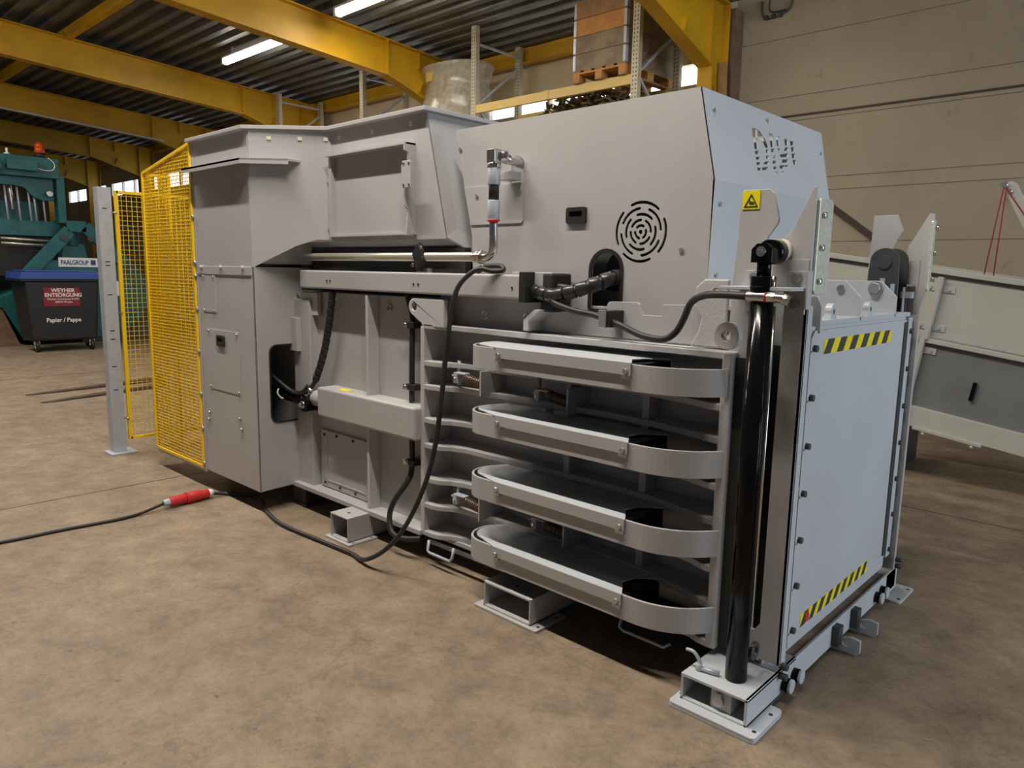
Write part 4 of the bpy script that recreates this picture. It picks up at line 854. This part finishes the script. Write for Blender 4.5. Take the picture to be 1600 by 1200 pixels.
# ================================================================== FORK TINES ON THE FLOOR
def tine(p, q, label):
    p, q = Vector(p), Vector(q); d_ = (q-p).normalized(); n_ = Vector((-d_.y, d_.x, 0))
    vs = []
    for t, wd, h in ((0, 0.02, 0.008), (0.06, 0.05, 0.012), (0.5, 0.06, 0.03), (1, 0.06, 0.05)):
        c = p.lerp(q, t); vs += [c-n_*wd, c+n_*wd, c+n_*wd+Vector((0, 0, h)), c-n_*wd+Vector((0, 0, h))]
    fs = [(0, 1, 2, 3), (12, 15, 14, 13)]
    for i in range(3):
        for k_ in range(4): fs.append((i*4+k_, i*4+(k_+1) % 4, (i+1)*4+(k_+1) % 4, (i+1)*4+k_))
    m_ = MB().add(vs, fs)
    m_.obox(q+Vector((0, 0, 0.045))+d_*0.02, d_*0.03, n_*0.06, (0, 0, 0.045))
    return tag(m_.build('fork_tine', 'tine', None, 0.004), label, 'fork tine', 'forklift tines lying on the floor')
tine((-9.37, 0.05, 0), (-9.58, 1.68, 0), 'dark steel forklift tine on the floor, the farther of two')
tine((-8.68, 0.04, 0), (-9.0, 1.50, 0), 'dark steel forklift tine on the floor, the nearer of two')

def chip(x, y, a, l, label):
    c, s_2 = math.cos(a), math.sin(a)
    tag(MB().add([(x-c*l, y-s_2*l, 0.001), (x+s_2*l*.4, y-c*l*.4, 0.001), (x+c*l, y+s_2*l, 0.001), (x-s_2*l*.5, y+c*l*.5, 0.001), (x, y, l*.45)],
                 [(0, 1, 4), (1, 2, 4), (2, 3, 4), (3, 0, 4), (3, 2, 1, 0)]).build('wood_chip', 'wood' if l < .02 else 'woodg'), label, 'wood chip', 'wood chips on the floor')
chip(-1.90, -0.80, 0.4, 0.013, 'tiny pale wood chip in the middle of the open floor')
chip(-2.50, -0.14, 0.1, 0.018, 'pale wood chip on the floor beside the cable loop')
chip(-1.95, -1.42, 0.9, 0.014, 'pale wood chip on the floor at the lower left')
chip(0.42, 0.42, 0.2, 0.02, 'thin pale splinter on the floor right of the gate')

# ================================================================== WASTE BIN
WB = thing('wheeled_bin', 'black four-wheeled waste bin with blue lid and red sticker', 'waste bin', (-14.6, 1.87, 0))
MB().add([(-14.24, 1.33, .20), (-14.24, 2.41, .20), (-14.9, 2.41, .20), (-14.9, 1.33, .20), (-14.18, 1.26, 1.28), (-14.18, 2.47, 1.28), (-15.1, 2.47, 1.28), (-15.1, 1.26, 1.28)],
         [(0, 1, 2, 3), (4, 7, 6, 5), (0, 4, 5, 1), (1, 5, 6, 2), (2, 6, 7, 3), (3, 7, 4, 0)]).build('tub', 'bin', WB, 0.04, 3)
MB().box(-15.12, -14.15, 1.20, 2.56, 1.275, 1.31).build('rim', 'bin', WB, 0.008)
MB().px([(1.19, 1.31), (2.57, 1.31), (2.55, 1.44), (1.22, 1.44)], -15.12, -14.13).box(-15.1, -14.2, 1.3, 2.45, 1.44, 1.47).build('lid', 'lid', WB, 0.015)
for x, y_ in ((-14.33, 1.42), (-14.33, 2.32), (-14.85, 1.55), (-14.85, 2.42)):
    o = MB().cyl((x, y_-0.025, 0.10), (x, y_+0.025, 0.10), 0.10, 20).build('wheel', 'rubber', WB)
    MB().box(x-0.03, x+0.03, y_-0.045, y_+0.045, 0.14, 0.22).cyl((x, y_-.035, .1), (x, y_+.035, .1), .03, 10).build('caster_fork', 'galv', o)
fx = lambda z: -14.24+(z-0.2)/1.08*0.06+0.012
MB().add([(fx(.83), 1.545, .83), (fx(.83), 2.13, .83), (fx(1.165), 2.13, 1.165), (fx(1.165), 1.545, 1.165), (fx(.83)-.01, 1.545, .83), (fx(.83)-.01, 2.13, .83), (fx(1.165)-.01, 2.13, 1.165), (fx(1.165)-.01, 1.545, 1.165)],
         [(0, 1, 2, 3), (7, 6, 5, 4), (0, 4, 5, 1), (1, 5, 6, 2), (2, 6, 7, 3), (3, 7, 4, 0)]).build('sticker', 'redst', WB)
V_ = (0.055, 0, 1)
def btxt(s, size, y0, z0, m='white', bold=0.0, sx=1.0, nm='lettering'): text_mesh(nm, s, size, m, WB, (fx(z0)+0.004, y0, z0), (0, 1, 0), V_, 0.001, bold, sx)
btxt('WEYHER', 0.095, 1.67, 1.085, bold=0.002); btxt('ENTSORGUNG', 0.095, 1.565, 1.000, bold=0.002, sx=0.94)
btxt('Weyher Entsorgung GmbH', 0.050, 1.60, 0.945, sx=0.92); btxt('28844 Weyhe', 0.050, 1.72, 0.890)
btxt('Papier / Pappe', 0.105, 1.57, 0.545, bold=0.002, sx=0.93)

# ================================================================== TEAL BALER IN THE BACKGROUND
T = thing('channel_baler', 'large teal green industrial baler with orange beacon behind the waste bin', 'baling press', (-17.5, 1.8, 0))
def tp(name, m='teal', parent=T, bv=0.01): return lambda mb: mb.build(name, m, parent, bv)
tp('hull')(MB().px([(-1.5, 0.9), (0.95, 0.9), (1.25, 0.72), (1.55, 0.10), (3.0, 0.10), (3.0, 1.35), (1.9, 1.40), (1.6, 1.10), (1.2, 0.95), (-1.5, 1.1)], -19.5, -15.7))
tp('lower_frame', 'woodb')(MB().px([(-1.5, 0.0), (1.5, 0.0), (1.25, 0.7), (0.95, 0.88), (-1.5, 0.88)], -18, -15.75))
tp('sign_box')(MB().box(-16.4, -15.62, 1.9, 2.95, 1.42, 1.66).px([(2.3, 1.66), (2.8, 1.66), (2.74, 2.0), (2.36, 2.0)], -16.2, -15.75))
tp('hydraulic_head')(MB().cyl((-15.85, 2.53, 1.95), (-15.85, 2.53, 2.32), 0.145, 24))
tp('head_gland', 'brass')(MB().cyl((-15.85, 2.53, 1.92), (-15.85, 2.53, 1.97), 0.05, 12))
tp('cross_beam')(MB().box(-16.6, -15.9, -1.5, 2.38, 2.12, 2.42))
tp('gantry_post')(MB().box(-15.85, -15.6, 2.28, 2.42, 2.38, 3.30)); tp('gantry_post')(MB().box(-15.85, -15.6, -0.6, -0.4, 2.38, 3.30))
tp('gantry_top')(MB().box(-15.95, -15.58, -0.6, 2.33, 3.22, 3.60))
tp('gantry_skirt')(MB().px([(-0.4, 3.22), (-0.4, 3.05), (1.6, 3.05), (1.75, 3.02), (1.9, 2.85), (2.05, 2.80), (2.25, 2.80), (2.25, 3.22)], -15.75, -15.7))
tp('motor_box')(MB().box(-15.6, -15.45, 1.45, 1.95, 3.32, 3.52).box(-15.6, -15.4, 1.0, 1.35, 3.30, 3.50))
tp('gantry_pulley', 'steel')(MB().cyl((-15.66, 2.15, 2.93), (-15.58, 2.15, 2.93), 0.06, 16))
for y_ in (1.48, 1.68, 1.86, 1.95, 2.1): tp('guide_rod', 'galv', T, 0)(MB().cyl((-15.8, y_, 2.4), (-15.8, y_-0.03, 3.1), 0.018, 8))
tp('piston', 'steel')(MB().cyl((-15.9, 1.58, 2.6), (-15.9, 1.55, 3.1), 0.04, 12))
tp('rear_block')(MB().box(-17.0, -16.2, 0.9, 2.1, 2.42, 2.80))
tp('side_arm')(MB().bar((-15.62, 1.60, 1.30), (-15.62, 2.45, 2.25), 0.10, 0.24).bar((-15.62, 2.4, 2.33), (-15.62, 2.75, 2.33), 0.10, 0.22).bar((-15.62, 2.72, 2.34), (-15.62, 3.45, 1.62), 0.10, 0.24))
for y_, z in ((1.72, 1.42), (2.32, 2.10), (2.80, 2.10)): tp('arm_pin', 'darkgrey', T, 0)(MB().cyl((-15.56, y_, z), (-15.52, y_, z), 0.06, 14))
tp('pipe', 'pipe', T, 0)(MB().cyl((-15.9, 1.35, 2.06), (-15.9, 2.25, 2.03), 0.022, 8).cyl((-15.9, 1.35, 1.97), (-15.9, 2.25, 1.94), 0.022, 8))
tp('valve_bank', 'dark', T, 0)(MB().box(-16.5, -16.0, 0.8, 2.3, 1.35, 1.9))
tp('bracket', 'wood')(MB().box(-15.6, -15.5, 1.45, 1.75, 1.17, 1.24))
tp('blue_box', 'blue')(MB().box(-16.2, -15.7, 1.85, 2.1, 1.4, 1.62))
tp('drum')(MB().px(arc(3.1, 1.0, 0.82, -90, 90, 20), -16.3, -15.7)); tp('drum_hatch', 'white', T, 0)(MB().box(-15.7, -15.69, 3.28, 3.36, 0.95, 1.25))
tp('lower_housing', 'darkgrey')(MB().box(-16.8, -15.8, 2.6, 3.9, 0.0, 0.55))
bc = MB().cyl((-15.75, 2.07, 3.68), (-15.75, 2.07, 3.82), 0.095, 16, 0.08).sphere((-15.75, 2.07, 3.82), 0.08).build('beacon', 'orange', T)
MB().cyl((-15.75, 2.07, 3.60), (-15.75, 2.07, 3.69), 0.10, 16).build('beacon_base', 'rubber', bc)
MB().tube([(-15.56, 2.15, 3.6), (-15.55, 2.25, 3.5), (-15.55, 2.22, 3.38), (-15.55, 2.05, 3.36), (-15.55, 1.9, 3.42)], 0.01, 6).build('beacon_wire', 'white', bc)
tp('horn', 'white', T, 0)(MB().cyl((-15.7, 1.52, 3.6), (-15.7, 1.52, 3.72), 0.02, 8).cyl((-15.7, 1.52, 3.6), (-15.7, 1.52, 3.63), 0.05, 8))
sp_ = MB().box(-15.62, -15.605, 2.215, 2.93, 1.535, 1.715).build('name_sign', 'white', T)
text_mesh('lettering', 'PAALGROUP', 0.125, 'blue', sp_, (-15.602, 2.25, 1.58), (0, 1, 0), (0, 0, 1), 0.001, 0.003, 0.70)
MB().box(-15.605, -15.601, 2.79, 2.88, 1.575, 1.675).build('blue_square', 'blue', sp_)

# ================================================================== PALLET RACK
R_ = thing('pallet_rack', 'galvanised pallet rack with yellow shelf beams along the windowed wall', 'rack', (-7.4, 6.15, 0))
def upright(x, top):
    o = MB()
    for y_ in (5.6, 6.12):
        o.box(x-0.05, x+0.05, y_-0.002, y_+0.002, 0, top).box(x-0.05, x-0.045, y_, y_+0.07, 0, top).box(x+0.045, x+0.05, y_, y_+0.07, 0, top)
    return o
def frame_(x, top):
    for y_ in (5.6, 6.55):
        top = min(top, 5.17 if y_ < 6 else 5.08)
        m_ = MB().box(x-0.05, x+0.05, y_-0.003, y_+0.003, 0, top).box(x-0.05, x-0.044, y_, y_+0.07, 0, top).box(x+0.044, x+0.05, y_, y_+0.07, 0, top)
        o = m_.build('upright', 'knobg', R_)
        h = MB(); z = 3.3
        while z < top-0.05:
            for dx in (-0.022, 0.022): h.box(x+dx-0.006, x+dx+0.006, y_-0.0045, y_-0.0035, z, z+0.02)
            z += 0.05
        hs = h.build('slot_row', 'dark', o); hs['kind'] = 'stuff'
    MB().bar((x, 5.65, top-0.15), (x, 6.57, top-0.15), 0.03, 0.03).bar((x, 5.65, 4.05), (x, 6.57, 4.75), 0.03, 0.03).bar((x, 5.65, 4.05), (x, 6.57, 3.3), 0.03, 0.03).build('brace', 'galv', R_)
M['knobg'] = mat('rack_steel', (0.55, 0.50, 0.37), 0.45, metal=0.2, noise=0.1, nscale=10)
M['shelf'] = mat('cream_yellow_beam', (0.70, 0.50, 0.16), 0.5)
frame_(-4.48, 5.17); frame_(-7.35, 5.17); frame_(-10.18, 5.05); frame_(-13.02, 5.03)
for xa, xb in ((-7.3, -4.53), (-10.13, -7.4), (-12.97, -10.23)):
    for y_ in (5.62, 6.55):
        if xa == -7.3:
            MB().box(xa, xb, y_-0.02, y_+0.03, 3.925, 4.045).box(xa, xb, y_+0.03, y_+0.07, 4.04, 4.05).build('shelf_beam', 'shelf', R_, 0.004)
            MB().box(xa+1.35, xa+1.43, y_-0.03, y_-0.018, 3.93, 4.05).build('beam_clip', 'shelf', R_)
        MB().box(xa, xb, y_-0.02, y_+0.03, 3.54, 3.66).build('shelf_beam', 'shelf', R_, 0.004)
MB().box(-10.13, -7.4, 5.6, 6.6, 3.66, 3.68).box(-7.3, -4.53, 5.6, 6.6, 3.66, 3.68).build('shelf_board', 'woodg', R_)

# pallet with stacked collars
PX0, PX1, PY0, PY1 = -5.42, -4.60, 5.56, 6.72
PZ = 4.05
PT = thing('euro_pallet', 'wooden pallet lying on the rack beam under stacked wooden collars', 'pallet', ((PX0+PX1)/2, (PY0+PY1)/2, PZ))
for yy in (PY0+0.0, (PY0+PY1)/2-0.07, PY1-0.145):
    for xx in (PX0, (PX0+PX1)/2-0.05, PX1-0.1):
        MB().box(xx, xx+0.10, yy, yy+0.145, PZ+0.022, PZ+0.10).build('block', 'woodo', PT, 0.003)
for xx in (PX0, (PX0+PX1)/2-0.05, PX1-0.1): MB().box(xx, xx+0.10, PY0, PY1, PZ, PZ+0.022).build('bottom_board', 'wood', PT)
for yy in (PY0, (PY0+PY1)/2-0.07, PY1-0.145): MB().box(PX0, PX1, yy, yy+0.145, PZ+0.10, PZ+0.122).build('cross_board', 'woodo', PT)
for k in range(5): MB().box(PX0+k*0.175, PX0+k*0.175+0.12, PY0, PY1, PZ+0.122, PZ+0.144).build('deck_board', 'wood', PT)
words = ['lowest', 'second lowest', 'third', 'fourth', 'fifth']
for k in range(4):
    z0 = PZ+0.144+0.212*k; mm = ['woodg', 'woodg', 'woodo', 'wood'][k]
    look = ['grey weathered', 'grey knotty', 'bright orange', 'brown', 'pale brown'][k]
    t = thing('pallet_collar', '%s wooden pallet collar, %s of the stack on the rack' % (look, ['bottom one', 'second from the bottom', 'third from the bottom', 'topmost'][k]), 'pallet collar', ((PX0+PX1)/2, (PY0+PY1)/2, z0), 'wooden collars stacked on the pallet')
    MB().box(PX0, PX1, PY0, PY0+0.02, z0, z0+0.207).build('front_board', mm, t, 0.002)
    MB().box(PX0, PX1, PY1-0.02, PY1, z0, z0+0.207).build('back_board', mm, t, 0.002)
    MB().box(PX0, PX0+0.02, PY0+0.02, PY1-0.02, z0, z0+0.207).build('side_board', mm, t, 0.002)
    MB().box(PX1-0.02, PX1, PY0+0.02, PY1-0.02, z0, z0+0.207).build('side_board', 'woodg', t, 0.002)
    for xx in (PX0-0.003, PX1-0.035): MB().box(xx, xx+0.04, PY0-0.004, PY0, z0+0.01, z0+0.197).build('corner_hinge', 'galv', t)
    MB().box(PX1, PX1+0.004, PY0, PY0+0.06, z0+0.01, z0+0.197).build('corner_hinge', 'galv', t)

# film-wrapped roll on the next bay
g_ = MB()
n_ = 28; prof_ = [(0.0, 3.68), (0.62, 3.68), (0.66, 3.9), (0.67, 4.15), (0.64, 4.35), (0.60, 4.5), (0.61, 4.62), (0.66, 4.76), (0.68, 4.80), (0.66, 4.815), (0.0, 4.80)]
cx_, cy_ = -8.25, 6.10
vs = []; fs = []
for r, z in prof_:
    for i in range(n_):
        t = 2*PI*i/n_; rr = r*(1+0.02*math.sin(5*t+z*9)); vs.append((cx_+rr*math.cos(t), cy_+0.72*rr*math.sin(t), z))
for j_ in range(len(prof_)-1):
    for i in range(n_): fs.append((j_*n_+i, j_*n_+(i+1) % n_, (j_+1)*n_+(i+1) % n_, (j_+1)*n_+i))
g_.add(vs, fs, True)
wr_ = thing('wrapped_load', 'round load wrapped in clear stretch film behind the rack upright', 'wrapped load', (cx_, cy_, 3.68))
g_.build('stretch_film', 'film', wr_)
MB().cyl((cx_, cy_, 3.69), (cx_, cy_, 4.35), 0.42, 24).build('wrapped_goods', 'woodg', wr_)
MB().obox((-8.42, 5.655, 4.64), (0.09, -0.01, 0), (0.0, 0.004, 0), (0, 0, 0.075)).build('paper_label', 'shelf', wr_)

# heap of brown strips
g_ = MB(); random.seed(3)
for k in range(240):
    u = random.random(); x = -6.25+1.45*u; hgt = 0.40*math.sin(PI*min(1, max(0.05, u)))**0.5
    z = 3.69+hgt*random.uniform(0.35, 1.0); y_ = random.uniform(5.85, 6.45)
    a = random.uniform(-0.5, 0.9) if u < 0.5 else random.uniform(-0.9, 0.4); l = random.uniform(0.12, 0.26)
    dx, dz = math.cos(a)*l/2, math.sin(a)*l/2
    g_.obox((x, y_, z), (dx, random.uniform(-.08, .08), dz), (0, 0.03, 0), (-dz*0.05, 0, 0.008))
g_.sphere((-5.55, 6.15, 3.70), 0.6, 16, 8, sc_=(1.0, 0.4, 0.5))
hp_ = g_.build('strip_heap', 'rag'); hp_['kind'] = 'stuff'; tag(hp_, 'heap of brown and yellowish strips lying on the rack below the pallet', 'heap')

# timber and boards at the column
tag(MB().box(-3.95, -3.76, 6.72, 6.93, 0.0, 4.93).build('timber_post', 'woodb', None, 0.004), 'tall brown timber post against the beige wall beside the yellow column', 'timber')
tag(MB().obox((-3.86, 6.50, 2.12), (0.045, 0, 0), (0, 0.012, 0), (-0.09, 0, 2.12)).build('leaning_board', 'woodb'), 'dark narrow board leaning by the column, nearer the column', 'board', 'boards leaning beside the yellow column')
tag(MB().obox((-3.73, 6.58, 2.13), (0.055, 0, 0), (0, 0.012, 0), (-0.09, 0, 2.13)).build('leaning_board', 'wood'), 'lighter wide board leaning by the column, nearer the timber post', 'board', 'boards leaning beside the yellow column')

# ================================================================== GREY CONVEYOR ON THE RIGHT
YC = 3.9
CV = thing('inclined_conveyor', 'grey inclined conveyor side with bolted ribs standing right of the press', 'conveyor', (0.6, YC+0.4, 0))
ux = Vector((1.363, 0, -0.199)).normalized(); uz = Vector((0.199, 0, 1.363)).normalized()
O_ = Vector((-1.343, 0, 1.794))
def cq(u, v, y_): return O_+ux*u-uz*v+Vector((0, y_, 0))          # u along, v downward
def cbox(u0, u1, v0, v1, y0, y1, mb=None):
    mb = mb or MB(); c = cq((u0+u1)/2, (v0+v1)/2, (y0+y1)/2)
    return mb.obox(c, ux*(u1-u0)/2, Vector((0, (y1-y0)/2, 0)), uz*(v1-v0)/2)
cbox(0, 3.4, 0.04, 0.50, YC, YC+0.04).build('upper_panel', 'conv', CV)
cbox(-0.3, 3.4, -0.01, 0.03, YC-0.05, YC+0.06).build('top_flange', 'conv', CV, 0.004)
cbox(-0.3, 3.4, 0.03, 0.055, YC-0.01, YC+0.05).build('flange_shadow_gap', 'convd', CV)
cbox(0.85, 3.4, 0.51, 0.545, YC-0.05, YC+0.04).build('middle_flange', 'conv', CV, 0.004)
cbox(0.3, 0.83, 0.53, 0.56, YC-0.05, YC+0.04).build('middle_flange', 'conv', CV, 0.004)
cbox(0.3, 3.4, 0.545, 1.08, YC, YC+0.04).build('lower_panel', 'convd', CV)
cbox(0.3, 3.4, 1.04, 1.20, YC-0.03, YC+0.04).build('bottom_flange', 'conv', CV, 0.004)
cbox(0.95, 1.42, 1.19, 1.215, YC-0.05, YC-0.02).build('bottom_angle', 'conv', CV, 0.003)
cbox(0.70, 0.83, 0.545, 1.06, YC-0.01, YC+0.01).build('riveted_strip', 'conv', CV, 0.003)
cbox(0.0, 3.4, -0.01, 1.20, YC+1.0, YC+1.04).build('far_side', 'conv', CV)
for u, v0, v1 in ((0.86, 0.05, 0.52), (0.845, 0.52, 1.16)):
    cbox(u, u+0.035, v0, v1, YC-0.07, YC).build('rib', 'conv', CV, 0.003)
    for vv in (v0+0.06, v1-0.12):
        o = cbox(u-0.09, u+0.12, vv, vv+0.05, YC-0.012, YC-0.002).build('rib_foot', 'conv', CV, 0.003)
        b_ = MB()
        for du in (-0.05, 0.08):
            c = cq(u+du, vv+0.025, YC-0.012); b_.cyl(c, c+Vector((0, -0.012, 0)), 0.013, 10)
        b_.build('rib_bolt', 'galv', o)
b_ = MB()
for u in (1.03, 1.22, 1.36, 1.55): 
    c = cq(u, 0.49, YC); b_.cyl(c, c+Vector((0, -0.015, 0)), 0.012, 10)
for u, v in ((0.74, 0.62), (0.80, 0.9), (0.74, 1.1)):
    c = cq(u, v, YC-0.01); b_.cyl(c, c+Vector((0, -0.015, 0)), 0.013, 10)
for u in (1.03, 1.36): c = cq(u, 1.22, YC-0.04); b_.cyl(c, c+Vector((0, 0, -0.02)), 0.012, 8)
split(b_, 'flange_bolt', 'galv', CV)
hb = cq(1.27, 0.76, YC-0.02); hb2 = cq(1.27, 0.90, YC-0.02)
MB().bar(hb, hb2, 0.025, 0.03, (0, 1, 0)).build('hatch_handle', 'black', CV, 0.004)
MB().box(0.9, 1.0, YC, YC+1.0, 0.0, 0.6).box(2.6, 2.7, YC, YC+1.0, 0.0, 0.5).box(-0.85, -0.78, YC+.3, YC+1.0, 0.0, 0.5).build('support_leg', 'darkgrey', CV)
# swivel arm with ropes above the conveyor
AR = CV
MB().prism([(-0.165, 2.27), (-0.13, 2.29), (-0.10, 2.275), (0.42, 1.3), (0.34, 1.26), (-0.16, 2.22)], lambda u, v, w_: (u, w_, v), YC+0.02, YC+0.09).build('arm', 'conv', AR, 0.006)
MB().cyl((-0.165, YC-0.01, 2.265), (-0.165, YC+0.1, 2.265), 0.022, 10).cyl((-0.13, YC-0.0, 2.22), (-0.13, YC+0.1, 2.22), 0.015, 10).build('rope_pulley', 'steel', AR)
for (xa, za, xb, zb_) in ((-0.165, 2.25, -0.23, 1.62), (-0.15, 2.22, -0.17, 1.61), (-0.15, 2.24, 0.10, 1.86)):
    MB().cyl((xa, YC, za), (xb, YC+0.02, zb_), 0.0045, 6).build('rope', 'rope', AR)
# small conduit box high on the beige wall
cb = thing('wall_socket_group', 'small tangle of cable clips high on the beige wall', 'cable clips', (-3.2, 6.93, 4.8))
MB().tube([(-3.52, 6.93, 5.0), (-3.5, 6.93, 4.83), (-3.42, 6.93, 4.78), (-3.25, 6.93, 4.80), (-3.15, 6.93, 4.86), (-3.12, 6.93, 5.0)], 0.012, 6).tube([(-3.42, 6.93, 5.0), (-3.40, 6.93, 4.86), (-3.2, 6.93, 4.84)], 0.01, 6).build('cable', 'darkgrey', cb)
for x in (-3.45, -3.36, -3.27): MB().box(x-.02, x+.02, 6.90, 6.95, 4.77, 4.82).build('clip', 'darkgrey', cb)
